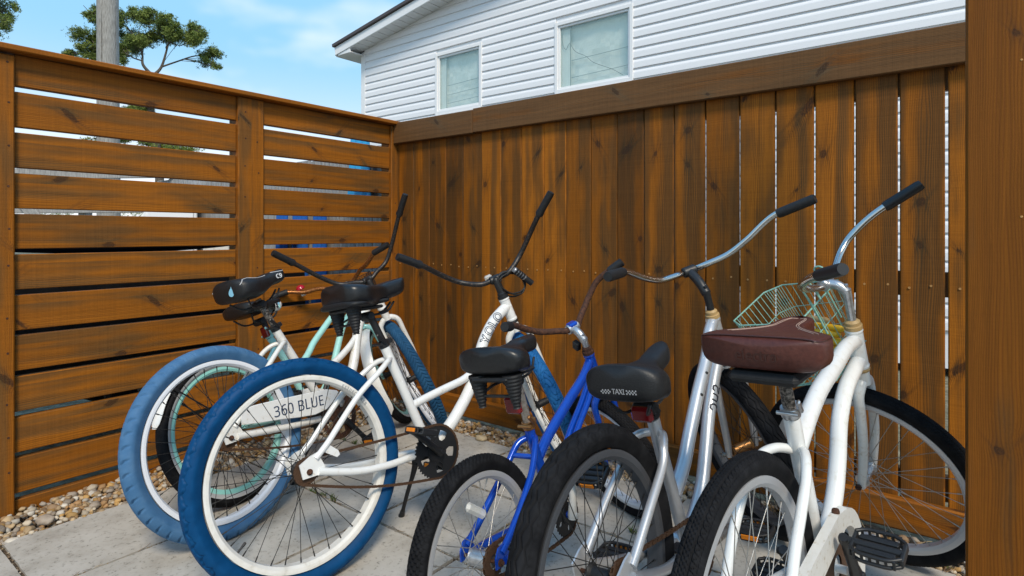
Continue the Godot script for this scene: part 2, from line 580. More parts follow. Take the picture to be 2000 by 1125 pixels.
	M.vinyl = noisy([[0.0, lin(0.006, 0.006, 0.007)], [0.7, lin(0.011, 0.011, 0.012)], [1.0, lin(0.020, 0.020, 0.021)]], 0.36, 0.0, 6.0, 0.05, 4, 71, 256, 0.03)
	M.vinyl_matt = noisy([[0.0, lin(0.005, 0.005, 0.006)], [0.6, lin(0.009, 0.009, 0.010)], [1.0, lin(0.017, 0.017, 0.018)]], 0.5, 0.0, 14.0, 0.05, 4, 72, 256, 0.05)
	M.leather = noisy([[0.0, lin(0.050, 0.012, 0.008)], [0.5, lin(0.078, 0.020, 0.013)], [1.0, lin(0.105, 0.032, 0.021)]], 0.42, 0.0, 7.0, 0.04, 4, 73, 256, 0.05)
	M.thread = mat(lin(0.45, 0.31, 0.24), 0.8)
	M.print_grey = mat(lin(0.30, 0.30, 0.31), 0.6)
	M.emboss = mat(lin(0.045, 0.014, 0.010), 0.3)
	M.rust = noisy([[0.0, lin(0.022, 0.009, 0.005)], [0.45, lin(0.055, 0.021, 0.011)], [0.75, lin(0.11, 0.042, 0.018)], [1.0, lin(0.17, 0.075, 0.032)]], 0.82, 0.2, 9.0, 0.03, 5, 74, 256, 0.12)
	M.copper_rust = noisy([[0.0, lin(0.07, 0.022, 0.008)], [0.4, lin(0.20, 0.065, 0.018)], [0.7, lin(0.38, 0.155, 0.045)], [1.0, lin(0.58, 0.32, 0.12)]], 0.42, 0.7, 11.0, 0.03, 5, 75, 256, 0.10)
	M.spotted_black = noisy([[0.0, lin(0.010, 0.010, 0.010)], [0.62, lin(0.022, 0.020, 0.019)], [0.74, lin(0.075, 0.040, 0.025)], [1.0, lin(0.30, 0.24, 0.19)]], 0.42, 0.2, 10.0, 0.03, 5, 76)
	M.scuffed_post = noisy([[0.0, lin(0.012, 0.011, 0.010)], [0.46, lin(0.03, 0.026, 0.023)], [0.54, lin(0.20, 0.17, 0.145)], [1.0, lin(0.40, 0.37, 0.34)]], 0.45, 0.3, 14.0, 0.025, 3, 77)
	M.chain = noisy([[0.0, lin(0.035, 0.016, 0.009)], [0.5, lin(0.085, 0.043, 0.023)], [1.0, lin(0.20, 0.12, 0.07)]], 0.7, 0.5, 30.0, 0.05, 3, 78)
	M.steel_wire = mat(lin(0.42, 0.40, 0.37), 0.35, 0.8)
	M.black_wire = mat(lin(0.014, 0.013, 0.012), 0.5, 0.2)
	M.bamboo = mat(lin(0.42, 0.27, 0.11), 0.5)
	M.brass = mat(lin(0.40, 0.20, 0.075), 0.4, 0.9)
	M.red_lens = mat(lin(0.16, 0.006, 0.008), 0.15)
	M.bell_red = mat(lin(0.36, 0.008, 0.025), 0.18)
	M.orange_lens = mat(lin(0.75, 0.22, 0.012), 0.25)
	M.clear_lens = mat(Color(0.85, 0.85, 0.83, 0.55), 0.2)
	M.clear_lens.transparency = BaseMaterial3D.TRANSPARENCY_ALPHA
	M.ink = mat(lin(0.012, 0.035, 0.085), 0.5)
	M.ink_black = mat(lin(0.02, 0.02, 0.03), 0.5)
	M.ink_grey = mat(lin(0.30, 0.30, 0.30), 0.6)
	M.print_white = mat(lin(0.62, 0.62, 0.62), 0.6)
	M.print_sky = mat(lin(0.23, 0.50, 0.66), 0.5)
	M.wire_mint = noisy([[0.0, lin(0.12, 0.27, 0.21)], [0.6, lin(0.22, 0.44, 0.36)], [1.0, lin(0.42, 0.60, 0.52)]], 0.4, 0.0, 12.0, 0.03, 3, 79)
	M.yellow = mat(lin(0.76, 0.43, 0.012), 0.45)
	M.cloth_blue = mat(lin(0.004, 0.10, 0.40), 0.85)
	M.board_sky = mat(lin(0.03, 0.36, 0.72), 0.5)
	M.car_paint = mat(lin(0.010, 0.020, 0.055), 0.18)
	M.car_paint.clearcoat_enabled = true
	M.car_glass = mat(lin(0.010, 0.012, 0.014), 0.05)
	M.bark = noisy([[0.0, lin(0.045, 0.038, 0.03)], [0.5, lin(0.11, 0.092, 0.075)], [1.0, lin(0.20, 0.175, 0.15)]], 0.95, 0.0, 2.0, 0.03, 4, 81, 256, 1.0)
	M.leaf = mat(Color(1, 1, 1), 0.7)
	M.leaf.vertex_color_use_as_albedo = true
	M.leaf.backlight = Color(0.5, 0.5, 0.3)
	M.leaf.cull_mode = BaseMaterial3D.CULL_DISABLED
	M.dead_leaf = noisy([[0.0, lin(0.05, 0.02, 0.012)], [1.0, lin(0.16, 0.07, 0.04)]], 0.8, 0.0, 12.0, 0.03, 3, 82)
# ------------------------------------------------------------------ ground and paving
func ground():
	var g := PlaneMesh.new()
	g.size = Vector2(500, 500)
	var o := part(self, "ground", g, M.soil, Transform3D(Basis.IDENTITY, Vector3(0, -0.075, 0)))
	o.set_meta("kind", "structure")
	var bed := mb()
	for q in [[0.0, 0.28, -0.05, 3.2], [0.28, 4.2, -0.05, 0.25]]:
		var nx := int((q[1] - q[0]) / 0.07)
		var nz := int((q[3] - q[2]) / 0.07)
		for i in nx:
			for j in nz:
				var P := []
				for c in [[0, 0], [1, 0], [1, 1], [0, 1]]:
					var x: float = lerpf(q[0], q[1], float(i + c[0]) / nx)
					var z: float = lerpf(q[2], q[3], float(j + c[1]) / nz)
					P.append(Vector3(x, -0.036 + 0.012 * sin(x * 31.0 + z * 17.0) * cos(z * 23.0 - x * 9.0), z))
				quad(bed, P[0], P[1], P[2], P[3], Vector3.UP)
	o = part(self, "gravel_bed", bed, M.dirt, yard)
	o.set_meta("kind", "structure")
	var p := holder(self, "pavement", yard)
	p.set_meta("kind", "structure")
	var bs := boxm(Vector3(4.2, 0.03, 3.8), 0.0)
	part(p, "joint_bed", bs, M.dirt, at(Vector3(0.27 + 2.1, -0.031, 0.22 + 1.9)))
	var variants := []
	for v in 4:
		variants.append(paving_slab_mesh(v))
	rng.seed = 5
	for i in 9:
		for j in 8:
			var c := Vector3(0.25 + 0.4525 * (i + 0.5), -0.0225, 0.205 + 0.4625 * (j + 0.5))
			c.y += rng.randf_range(-0.002, 0.0)
			var r := Vector3(rng.randf_range(-0.003, 0.003), [0.0, PI][rng.randi() % 2] + rng.randf_range(-0.004, 0.004), rng.randf_range(-0.003, 0.003))
			part(p, "paving_slab", variants[rng.randi() % 4], M.concrete, at(c, r))
	gravel()

func paving_slab_mesh(v: int) -> ArrayMesh:
	var n := FastNoiseLite.new()
	n.seed = 400 + v
	n.frequency = 14.0
	var s := mb()
	var hx := 0.2197
	var hz := 0.2247
	# a chipped, slightly rounded slab: top grid with a wandering edge
	var N := 14
	var f := func(i: int, j: int) -> Vector3:
		var x := lerpf(-hx, hx, float(i) / N)
		var z := lerpf(-hz, hz, float(j) / N)
		var e := 0.0
		if i == 0 or i == N or j == 0 or j == N:
			e = 0.005
			x *= 1.0 + 0.012 * n.get_noise_2d(x * 3.0, z * 3.0)
			z *= 1.0 + 0.012 * n.get_noise_2d(x * 3.0 + 7.0, z * 3.0)
		return Vector3(x, 0.0225 - e + 0.0016 * n.get_noise_2d(x * 0.8, z * 0.8), z)
	for i in N:
		for j in N:
			quad(s, f.call(i, j), f.call(i + 1, j), f.call(i + 1, j + 1), f.call(i, j + 1), Vector3.UP)
	for k in N:
		for e in [[k, 0, k + 1, 0, Vector3(0, 0, -1)], [k, N, k + 1, N, Vector3(0, 0, 1)], [0, k, 0, k + 1, Vector3(-1, 0, 0)], [N, k, N, k + 1, Vector3(1, 0, 0)]]:
			var a: Vector3 = f.call(e[0], e[1])
			var b: Vector3 = f.call(e[2], e[3])
			quad(s, a, b, Vector3(b.x, -0.0225, b.z), Vector3(a.x, -0.0225, a.z), e[4])
	return s.commit()

func pebble_mesh(seed_: int, seg := 9, rings := 6) -> ArrayMesh:
	var n := FastNoiseLite.new()
	n.seed = seed_
	n.frequency = 0.9
	var s := mb()
	s.set_smooth_group(0)
	var f := func(i: int, j: int) -> Vector3:
		var th := PI * j / rings
		var ph := TAU * (i % seg) / seg
		var d := Vector3(sin(th) * cos(ph), cos(th), sin(th) * sin(ph))
		return d * (0.5 + 0.22 * n.get_noise_3dv(d)) * Vector3(1.0, 0.62, 0.78)
	for i in seg:
		for j in rings:
			var a: Vector3 = f.call(i, j)
			var b: Vector3 = f.call(i + 1, j)
			var c: Vector3 = f.call(i + 1, j + 1)
			var d: Vector3 = f.call(i, j + 1)
			for t in [[a, b, c], [a, c, d]]:
				var nn: Vector3 = (t[1] - t[0]).cross(t[2] - t[0])
				if nn.length() < 1e-9:
					continue
				var ctr: Vector3 = t[0] + t[1] + t[2]
				for q in ([t[0], t[1], t[2]] if nn.dot(ctr) < 0.0 else [t[0], t[2], t[1]]):
					s.add_vertex(q)
	s.index()
	s.generate_normals()
	return s.commit()

func scatter(called: String, mesh: Mesh, xfs: Array, cols: Array, m: Material, label: String, category: String, parent: Node = null, xf := Transform3D.IDENTITY) -> MultiMeshInstance3D:
	var mm := MultiMesh.new()
	mm.transform_format = MultiMesh.TRANSFORM_3D
	mm.use_colors = true
	mm.mesh = mesh
	mm.instance_count = xfs.size()
	for k in xfs.size():
		mm.set_instance_transform(k, xfs[k])
		mm.set_instance_color(k, cols[k])
	var o := MultiMeshInstance3D.new()
	o.name = numbered(called) if parent == null else called
	o.multimesh = mm
	o.material_override = m
	o.transform = xf
	(self if parent == null else parent).add_child(o, true)
	if parent == null:
		tag(o, label, category, "", "stuff")
	else:
		o.set_meta("kind", "stuff")
	return o

func stone_colour() -> Color:
	var c: Color = [Color(0.48, 0.34, 0.19), Color(0.40, 0.23, 0.10), Color(0.54, 0.45, 0.33), Color(0.27, 0.17, 0.09), Color(0.62, 0.56, 0.47), Color(0.46, 0.27, 0.09), Color(0.33, 0.27, 0.21)][rng.randi() % 7]
	return c * rng.randf_range(0.55, 1.0)

func gravel():
	rng.seed = 12
	for v in 3:
		var A := []
		var C := []
		for k in 900:
			var z := pow(rng.randf(), 0.8) * 2.5 - 0.03
			var x := rng.randf_range(0.0, 0.262)
			var s := rng.randf_range(0.012, 0.027) * (1.55 if rng.randf() < 0.14 else 1.0)
			A.append(Transform3D(Basis.from_euler(Vector3(rng.randf_range(-0.5, 0.5), rng.randf() * TAU, rng.randf_range(-0.5, 0.5))).scaled(Vector3.ONE * s * 1.25), Vector3(x, -0.031 + rng.randf() * 0.026 + 0.012 * (1.0 - x / 0.26), z)))
			C.append(stone_colour())
		scatter("river_pebbles", pebble_mesh(40 + v), A, C, M.pebble, ["tan and white river pebbles in the strip along the slatted fence", "brown river pebbles mixed into the strip along the slatted fence", "grey and cream river pebbles mixed into the strip along the slatted fence"][v], "gravel", null, yard)
		A = []
		C = []
		for k in 640:
			var x := rng.randf_range(0.26, 3.4)
			if rng.randf() < 0.35:
				x = rng.randf_range(0.26, 1.4)
			var z := rng.randf_range(0.03, 0.215)
			var s := rng.randf_range(0.011, 0.030)
			A.append(Transform3D(Basis.from_euler(Vector3(rng.randf_range(-0.6, 0.6), rng.randf() * TAU, rng.randf_range(-0.6, 0.6))).scaled(Vector3.ONE * s * 1.25), Vector3(x, -0.028 + rng.randf() * 0.024, z)))
			C.append(stone_colour() * 1.06)
		scatter("fence_foot_pebbles", pebble_mesh(50 + v), A, C, M.pebble, ["pale pebbles between the paving and the plank fence", "amber pebbles between the paving and the plank fence", "small dull pebbles between the paving and the plank fence"][v], "gravel", null, yard)
	# dry needles, twigs and straw in the joints and along the fences
	var needle := mb()
	tube(needle, PackedVector3Array([Vector3(-0.5, 0, 0), Vector3(-0.15, 0.03, 0.03), Vector3(0.2, 0.0, 0.0), Vector3(0.5, 0.05, -0.05)]), 0.018, 4)
	var A2 := []
	var C2 := []
	for k in 1500:
		var p: Vector3
		var yaw := rng.randf() * TAU
		var r := rng.randf()
		var ln := rng.randf_range(0.012, 0.05)
		if r < 0.22:
			p = Vector3(rng.randf_range(0.0, 0.27), -0.006, rng.randf_range(0.0, 2.2))
		elif r < 0.52:
			p = Vector3(rng.randf_range(0.1, 3.4), -0.004 + rng.randf() * 0.01, rng.randf_range(0.01, 0.23))
			ln *= 1.2
		elif r < 0.76:
			p = Vector3(0.25 + 0.4525 * rng.randi_range(0, 7), -0.004, rng.randf_range(0.2, 3.2))
			p.x += rng.randf_range(-0.005, 0.005)
			yaw = PI / 2 + rng.randf_range(-0.35, 0.35)
		else:
			p = Vector3(rng.randf_range(0.2, 3.4), -0.004, 0.205 + 0.4625 * rng.randi_range(0, 6) + rng.randf_range(-0.005, 0.005))
			yaw = rng.randf_range(-0.35, 0.35)
		A2.append(Transform3D(Basis.from_euler(Vector3(rng.randf_range(-0.2, 0.2), yaw, rng.randf_range(-0.25, 0.25))).scaled(Vector3.ONE * ln), p))
		C2.append([Color(0.26, 0.16, 0.08), Color(0.16, 0.09, 0.045), Color(0.38, 0.28, 0.16), Color(0.09, 0.055, 0.03)][rng.randi() % 4])
	scatter("dry_needles", needle.commit(), A2, C2, M.litter, "dry brown needles and straw caught in the paving joints and gravel", "litter", null, yard)
	# crumbs of sand and grit in the joints
	A2 = []
	C2 = []
	for k in 2200:
		var p: Vector3
		if rng.randf() < 0.5:
			p = Vector3(0.25 + 0.4525 * rng.randi_range(0, 7) + rng.randf_range(-0.006, 0.006), -0.008, rng.randf_range(0.2, 3.2))
		else:
			p = Vector3(rng.randf_range(0.2, 3.4), -0.008, 0.205 + 0.4625 * rng.randi_range(0, 6) + rng.randf_range(-0.006, 0.006))
		A2.append(Transform3D(Basis.from_euler(Vector3(rng.randf(), rng.randf() * TAU, 0)).scaled(Vector3.ONE * rng.randf_range(0.003, 0.011)), p))
		C2.append([Color(0.34, 0.25, 0.14), Color(0.18, 0.12, 0.07), Color(0.48, 0.40, 0.30), Color(0.10, 0.07, 0.04)][rng.randi() % 4])
	scatter("joint_grit", pebble_mesh(61, 6, 4), A2, C2, M.litter, "sand and grit in the joints between the paving slabs", "grit", null, yard)
	# small weeds
	var blade := mb()
	for k in 9:
		var a := rng.randf() * TAU
		var l := rng.randf_range(0.6, 1.0)
		var d := Vector3(cos(a), 0, sin(a))
		var pts := PackedVector3Array([Vector3.ZERO, d * 0.12 * l + Vector3(0, 0.45 * l, 0), d * 0.42 * l + Vector3(0, 0.85 * l, 0)])
		tube(blade, pts, [0.035, 0.03, 0.004], 4)
	A2 = []
	C2 = []
	for q in [[0.33, 0.67, 7], [0.47, 0.665, 8], [0.80, 1.13, 7], [0.88, 1.125, 5], [2.02, 0.62, 7], [0.24, 1.45, 5], [1.1, 0.60, 3], [0.9, 0.18, 6], [0.62, 0.17, 8], [1.25, 0.19, 6], [2.9, 0.18, 7], [2.7, 0.16, 6]]:
		for k in q[2]:
			A2.append(Transform3D(Basis.from_euler(Vector3(0, rng.randf() * TAU, 0)).scaled(Vector3.ONE * rng.randf_range(0.02, 0.05)), Vector3(q[0] + rng.randf_range(-0.05, 0.05), -0.01, q[1] + rng.randf_range(-0.006, 0.006))))
			C2.append(Color(0.07, 0.13, 0.025).lerp(Color(0.24, 0.20, 0.08), rng.randf() * (0.4 if q[1] > 0.3 else 1.0)))
	scatter("joint_weeds", blade.commit(), A2, C2, M.litter, "small green weeds growing from the paving joints", "weeds", null, yard)

# ------------------------------------------------------------------ fences
func slat_fence():
	var f := thing("slatted_fence", "orange stained fence of horizontal slats with open gaps and a flat cap", "fence", yard)
	rng.seed = 31
	var seg := [[0.049, 0.923], [1.070, 1.960], [2.106, 2.980]]
	for s in seg.size():
		for k in 12:
			var y0 := 1.686 - 0.1619 * k
			var hh := 0.140
			if k == 0:
				hh = 0.124
			if k == 11:
				hh = 0.136
			var ln: float = seg[s][1] - seg[s][0]
			var sm := boxm(Vector3(0.034, hh, ln), 0.003, 2, Vector2(0.08, rng.randf() * 1.9))
			var xf := at(Vector3(-0.017 + rng.randf_range(-0.0015, 0.0015), y0 + hh * 0.5, (seg[s][0] + seg[s][1]) * 0.5), Vector3(rng.randf_range(-0.0012, 0.0012), 0, 0))
			part(f, "slat", sm, M.slat[rng.randi() % 5], xf)
	part(f, "post", boxm(Vector3(0.10, 1.86, 0.141), 0.005, 1, Vector2(0.08, 0.2)), M.slat[1], at(Vector3(-0.032, 0.88, 0.9965)))
	part(f, "post", boxm(Vector3(0.105, 1.86, 0.062), 0.004, 1, Vector2(0.08, 0.7)), M.slat[0], at(Vector3(-0.033, 0.88, 0.0165)))
	part(f, "post", boxm(Vector3(0.12, 1.88, 0.14), 0.005, 1, Vector2(0.08, 0.1)), M.slat[0], at(Vector3(-0.035, 0.86, 2.033)))
	# screw heads down the posts, two to a slat
	var sc := mb()
	for k in 12:
		for z in [0.962, 1.032, 0.016, 1.985]:
			if rng.randf() < 0.8:
				lathe(sc, [[0.0, -0.001], [0.0045, -0.001], [0.0042, 0.0008], [0.0, 0.0006]], at(Vector3(0.0185 if z > 0.5 and z < 1.5 else (0.0197 if z < 0.5 else 0.0252), 1.755 - 0.1619 * k + rng.randf_range(-0.03, 0.03), z + rng.randf_range(-0.004, 0.004)), Vector3(0, 0, -PI / 2)), 7)
	part(f, "screws", sc, M.rust).set_meta("kind", "stuff")
	part(f, "cap", boxm(Vector3(0.14, 0.024, 3.10), 0.004, 2, Vector2(0.08, 0.3)), M.slat[3], at(Vector3(-0.012, 1.824, 1.475)))

func plank_fence():
	var f := thing("plank_fence", "brown stained privacy fence of vertical planks under a wide top board", "fence", yard)
	rng.seed = 41
	var e := [0.004, 0.175, 0.320, 0.465, 0.606, 0.753, 0.899, 1.044, 1.196, 1.335, 1.482, 1.632, 1.773, 1.923, 2.068, 2.216, 2.361, 2.507, 2.647, 2.789, 2.931, 3.077, 3.222, 3.368]
	var gap := [0, 0, 0.0022, 0.0, 0, 0.0, 0.0, 0.0, 0.0008, 0.0, 0.0006, 0.0, 0.0025, 0.0028, 0.0042, 0.0034, 0.0050, 0.0046, 0.0052, 0.0056, 0.0080, 0.004, 0.004, 0.004]
	for k in e.size() - 1:
		var a: float = e[k] + gap[k] * 0.5 + 0.0003
		var b: float = e[k + 1] - gap[k + 1] * 0.5 - 0.0003
		var sm := boxm(Vector3(b - a, 1.725, 0.018), 0.0042, 1, Vector2(0.08 + rng.randf_range(-0.004, 0.004), rng.randf() * 1.9))
		var xf := at(Vector3((a + b) * 0.5, 0.905, -0.012 + rng.randf_range(-0.0026, 0.0026)), Vector3(0, rng.randf_range(-0.006, 0.006), rng.randf_range(-0.0006, 0.0006)))
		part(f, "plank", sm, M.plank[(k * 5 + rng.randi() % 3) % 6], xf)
	# top boards, rails behind, kick board
	part(f, "top_board", boxm(Vector3(0.690, 0.138, 0.034), 0.004, 0, Vector2(0.08, 0.4)), M.fascia, at(Vector3(0.3665, 1.757, 0.017), Vector3(0, 0, -0.003)))
	part(f, "top_board", boxm(Vector3(2.75, 0.141, 0.035), 0.004, 0, Vector2(0.08, 0.9)), M.fascia, at(Vector3(2.0895, 1.7615, 0.0175), Vector3(0, 0, 0.001)))
	for y in [0.915, 0.18, 1.66]:
		part(f, "rail", boxm(Vector3(3.4, 0.09, 0.038), 0.003, 0, Vector2(0.08, y)), M.fascia, at(Vector3(1.72, y, -0.0395)))
	part(f, "kick_board", boxm(Vector3(3.3, 0.115, 0.034), 0.006, 0, Vector2(0.08, 0.2)), M.slat[2], at(Vector3(1.69, 0.072, 0.0175)))
	var sc := mb()
	for k in e.size() - 1:
		for q in [0.26, 0.75]:
			var x: float = lerpf(e[k], e[k + 1], q) + rng.randf_range(-0.012, 0.012)
			lathe(sc, [[0.0, -0.001], [0.0042, -0.001], [0.0042, 0.0008], [0.0020, 0.0010], [0.0018, 0.0002], [0.0, 0.0002]], at(Vector3(x, 0.905 + rng.randf_range(-0.006, 0.006), -0.001), Vector3(PI / 2, 0, 0)), 8)
	part(f, "screws", sc, M.screw).set_meta("kind", "stuff")

func gate_post():
	var p := thing("gate_post", "thick square timber gate post standing closest to the viewer", "post", Transform3D(yard.basis, Vector3(1.1345, 0, -1.449)))
	part(p, "shaft", boxm(Vector3(0.15, 2.6, 0.15), 0.005, 1, Vector2(0.08, 0.3)), M.post, at(Vector3(0.075, 1.26, -0.075)))
	for y in [1.515, 1.14]:
		var sc := mb()
		lathe(sc, [[0.0, 0.0], [0.0030, 0.0], [0.0022, 0.0012], [0.0, 0.0014]], at(Vector3(0.105, y, 0.0), Vector3(PI / 2, 0, 0)), 8)
		part(p, "nail", sc, M.screw)

# ------------------------------------------------------------------ the white house
func house():
	var W := Transform3D(yard.basis, yard * Vector3(0, 0, -3.325))
	var h := thing("clapboard_house", "white clapboard house with a low gable roof and two plain windows", "house", W)
	var win := [[-2.946, -2.072, 2.79, 3.655], [-0.912, 0.121, 2.79, 3.645]]
	var a0 := -4.54
	var a1 := 8.2
	# siding, course by course, cut at the windows
	var y := 0.25 + 0.002
	var ex := 0.1135
	var base := 2.809 - ex * 22.0
	for k in 60:
		var y0 := base + ex * k
		if y0 > 5.6:
			break
		var s0 := a0
		if y0 > 4.0:
			s0 = maxf(a0, -4.451 + (y0 - 4.03) / 0.165)
		var spans := [[s0, a1]]
		for w in win:
			if y0 + ex > w[2] + 0.01 and y0 < w[3] - 0.01:
				var next := []
				for sp in spans:
					if sp[0] < w[0] and sp[1] > w[1]:
						next.append([sp[0], w[0] + 0.012])
						next.append([w[1] - 0.012, sp[1]])
					else:
						next.append(sp)
				spans = next
		for sp in spans:
			part(h, "siding_board", siding_mesh(sp[1] - sp[0], ex, k), M.siding, at(Vector3((sp[0] + sp[1]) * 0.5, y0, 0)))
	# wall behind, with openings left at the windows
	var wall := mb()
	for r in [[a0, win[0][0], 0.0, 4.0], [win[0][1], win[1][0], 0.0, 4.55], [win[1][1], a1, 0.0, 4.6], [win[0][0], win[0][1], 0.0, win[0][2]], [win[0][0], win[0][1], win[0][3], 4.2], [win[1][0], win[1][1], 0.0, win[1][2]], [win[1][0], win[1][1], win[1][3], 4.6]]:
		box(wall, Vector3(r[1] - r[0], r[3] - r[2], 0.12), 0.0, at(Vector3((r[0] + r[1]) * 0.5, (r[2] + r[3]) * 0.5, -0.062)))
	box(wall, Vector3(0.12, 3.95, 8.0), 0.0, at(Vector3(a0 + 0.06, 1.975, -4.13)))
	box(wall, Vector3(12.7, 3.95, 0.12), 0.0, at(Vector3(1.83, 1.975, -8.2)))
	box(wall, Vector3(0.12, 3.95, 8.0), 0.0, at(Vector3(a1 - 0.06, 1.975, -4.13)))
	part(h, "wall", wall, M.siding_trim)
	part(h, "corner_trim", boxm(Vector3(0.10, 4.0, 0.035), 0.004), M.siding_trim, at(Vector3(-4.565, 1.99, 0.006)))
	for k in win.size():
		window(h, win[k], k)
	roof(h)

func siding_mesh(ln: float, ex: float, k: int) -> SurfaceTool:
	var s := mb()
	var pr := [[0.001, 0.0], [0.0190, 0.0], [0.0200, 0.002], [0.0185, 0.062], [0.0150, 0.076], [0.0090, 0.088], [0.0040, 0.098], [0.0030, ex + 0.002]]
	var hx := ln * 0.5
	for j in pr.size() - 1:
		var a: Array = pr[j]
		var b: Array = pr[j + 1]
		var n := Vector3(0, -(b[0] - a[0]), b[1] - a[1]).normalized()
		if j == 0:
			n = Vector3(0, -1, 0)
		quad(s, Vector3(-hx, a[1], a[0]), Vector3(hx, a[1], a[0]), Vector3(hx, b[1], b[0]), Vector3(-hx, b[1], b[0]), n)
	for sx in [-1.0, 1.0]:
		for j in range(1, pr.size() - 1):
			tri(s, [Vector3(sx * hx, 0, 0.001), Vector3(sx * hx, pr[j][1], pr[j][0]), Vector3(sx * hx, pr[j + 1][1], pr[j + 1][0])], [Vector3(sx, 0, 0), Vector3(sx, 0, 0), Vector3(sx, 0, 0)], [Vector2.ZERO, Vector2.ZERO, Vector2.ZERO])
	return s

func window(h: Node3D, w: Array, k: int):
	var cx: float = (w[0] + w[1]) * 0.5
	var cy: float = (w[2] + w[3]) * 0.5
	var ww: float = w[1] - w[0]
	var wh: float = w[3] - w[2]
	var o := holder(h, "window", at(Vector3(cx, cy, 0)))
	var fr := mb()
	var t := 0.042
	for sx in [-1.0, 1.0]:
		box(fr, Vector3(t, wh, 0.05), 0.003, at(Vector3(sx * (ww - t) * 0.5, 0, 0.004)))
		box(fr, Vector3(ww - 2 * t, t, 0.048), 0.003, at(Vector3(0, sx * (wh - t) * 0.5, 0.004)))
		box(fr, Vector3(0.026, wh - 2 * t, 0.03), 0.003, at(Vector3(sx * (ww * 0.5 - t - 0.013), 0, -0.004)))
		box(fr, Vector3(ww - 2 * t - 0.052, 0.028, 0.029), 0.003, at(Vector3(0, sx * (wh * 0.5 - t - 0.014), -0.004)))
	part(o, "frame", fr, M.siding_trim)
	part(o, "sill", boxm(Vector3(ww - 0.02, 0.03, 0.035), 0.003), M.siding_trim, at(Vector3(0.0, -wh * 0.5 - 0.015, 0.016)))
	part(o, "pane", boxm(Vector3(ww - 2 * t - 0.05, wh - 2 * t - 0.05, 0.004), 0.0), M.glass, at(Vector3(0, 0, -0.008)))
	# a pale cloth hung close behind the pane, a side return and drawn-in shadow lines
	var c := mb()
	var N := 16
	var n := FastNoiseLite.new()
	n.seed = 70 + k
	n.frequency = 3.0
	var x0 := -ww * 0.5 + t
	var x1 := ww * 0.5 - t
	for i in N:
		for j in N:
			var P := []
			for q in [[0, 0], [1, 0], [1, 1], [0, 1]]:
				var x := lerpf(x0, x1, float(i + q[0]) / N)
				var y := lerpf(-wh * 0.5 + t, wh * 0.5 - t, float(j + q[1]) / N)
				P.append(Vector3(x, y, -0.085 + 0.022 * n.get_noise_2d(x * 1.2, y * 0.8)))
			quad(c, P[0], P[1], P[2], P[3], (P[1] - P[0]).cross(P[3] - P[0]).normalized())
	part(o, "curtain", c, M.curtain)
	part(o, "jamb", boxm(Vector3(ww * 0.13, wh - 2 * t, 0.02), 0.002), M.curtain, at(Vector3(x0 + ww * 0.065, 0, -0.052)))
	var li := mb()  # thin dark rods stand in for shadow lines on the cloth
	rod(li, Vector3(x0 + ww * 0.137, -wh * 0.5 + t, -0.045), Vector3(x0 + ww * 0.137, wh * 0.5 - t - 0.06, -0.045), 0.005, 6)
	for y in ([-0.02, -0.15, -0.27] if k == 0 else [-0.03, -0.235]):
		rod(li, Vector3(x0 + ww * 0.15, y - 0.012, -0.05), Vector3(x1 - 0.03, y + 0.012, -0.05), 0.004, 6)
	part(o, "curtain_shadow_lines", li, M.curtain_shadow)
	if k == 1:
		var pts := [Vector3(x0 + 0.03, 0.30, -0.03), Vector3(x0 + 0.045, 0.16, -0.03), Vector3(x0 + 0.09, 0.10, -0.03), Vector3(x0 + 0.14, 0.16, -0.03), Vector3(x0 + 0.22, 0.05, -0.03), Vector3(x0 + 0.36, -0.03, -0.03), Vector3(x0 + 0.46, -0.12, -0.03), Vector3(x0 + 0.62, -0.20, -0.03), Vector3(x0 + 0.72, -0.25, -0.03), Vector3(x0 + 0.84, -0.33, -0.03)]
		part(o, "wire", tubem(spline(pts, 5), 0.0030, 5), M.wire_dark)

func roof(h: Node3D):
	var r := holder(h, "roof")
	var sl := 0.165
	var ridge := 2.2
	var f := func(a: float) -> float: return 3.956 + sl * (a + 4.861)
	var ln := (ridge + 4.94) / cos(atan(sl))
	var ang := atan(sl)
	var mid := (ridge - 4.94) * 0.5
	for side in [1, -1]:
		var cxr: float = mid if side == 1 else 2.0 * ridge - mid
		var an: float = ang if side == 1 else -ang
		var ym: float = f.call(mid)
		part(r, "shingle_deck", boxm(Vector3(ln + 0.03, 0.05, 8.9), 0.004), M.roof_edge, at(Vector3(cxr - 0.015 * side, ym + 0.160, -4.13), Vector3(0, 0, an)))
		part(r, "rake_board", boxm(Vector3(ln, 0.128, 0.022), 0.003), M.siding_trim, at(Vector3(cxr, ym + 0.068, 0.275), Vector3(0, 0, an)))
		# vented soffit in panels under the rake
		var np := 92
		for k in np:
			var q := (k + 0.5) / np - 0.5
			part(r, "soffit_panel", boxm(Vector3(ln / np - 0.006, 0.012, 0.26), 0.003), M.soffit, at(Vector3(cxr + q * ln * cos(an), ym + 0.012 + q * ln * sin(an) + 0.004 * float(k % 2), 0.135), Vector3(0, 0, an)))
	part(r, "eave_fascia", boxm(Vector3(0.022, 0.128, 8.6), 0.003), M.siding_trim, at(Vector3(-4.93, 4.008, -4.02)))
	part(r, "eave_soffit", boxm(Vector3(0.40, 0.014, 8.56), 0.003), M.soffit, at(Vector3(-4.74, 3.938, -4.02)))
	part(r, "eave_return", boxm(Vector3(0.30, 0.075, 0.02), 0.003), M.siding_trim, at(Vector3(-4.72, 3.972, 0.262)))

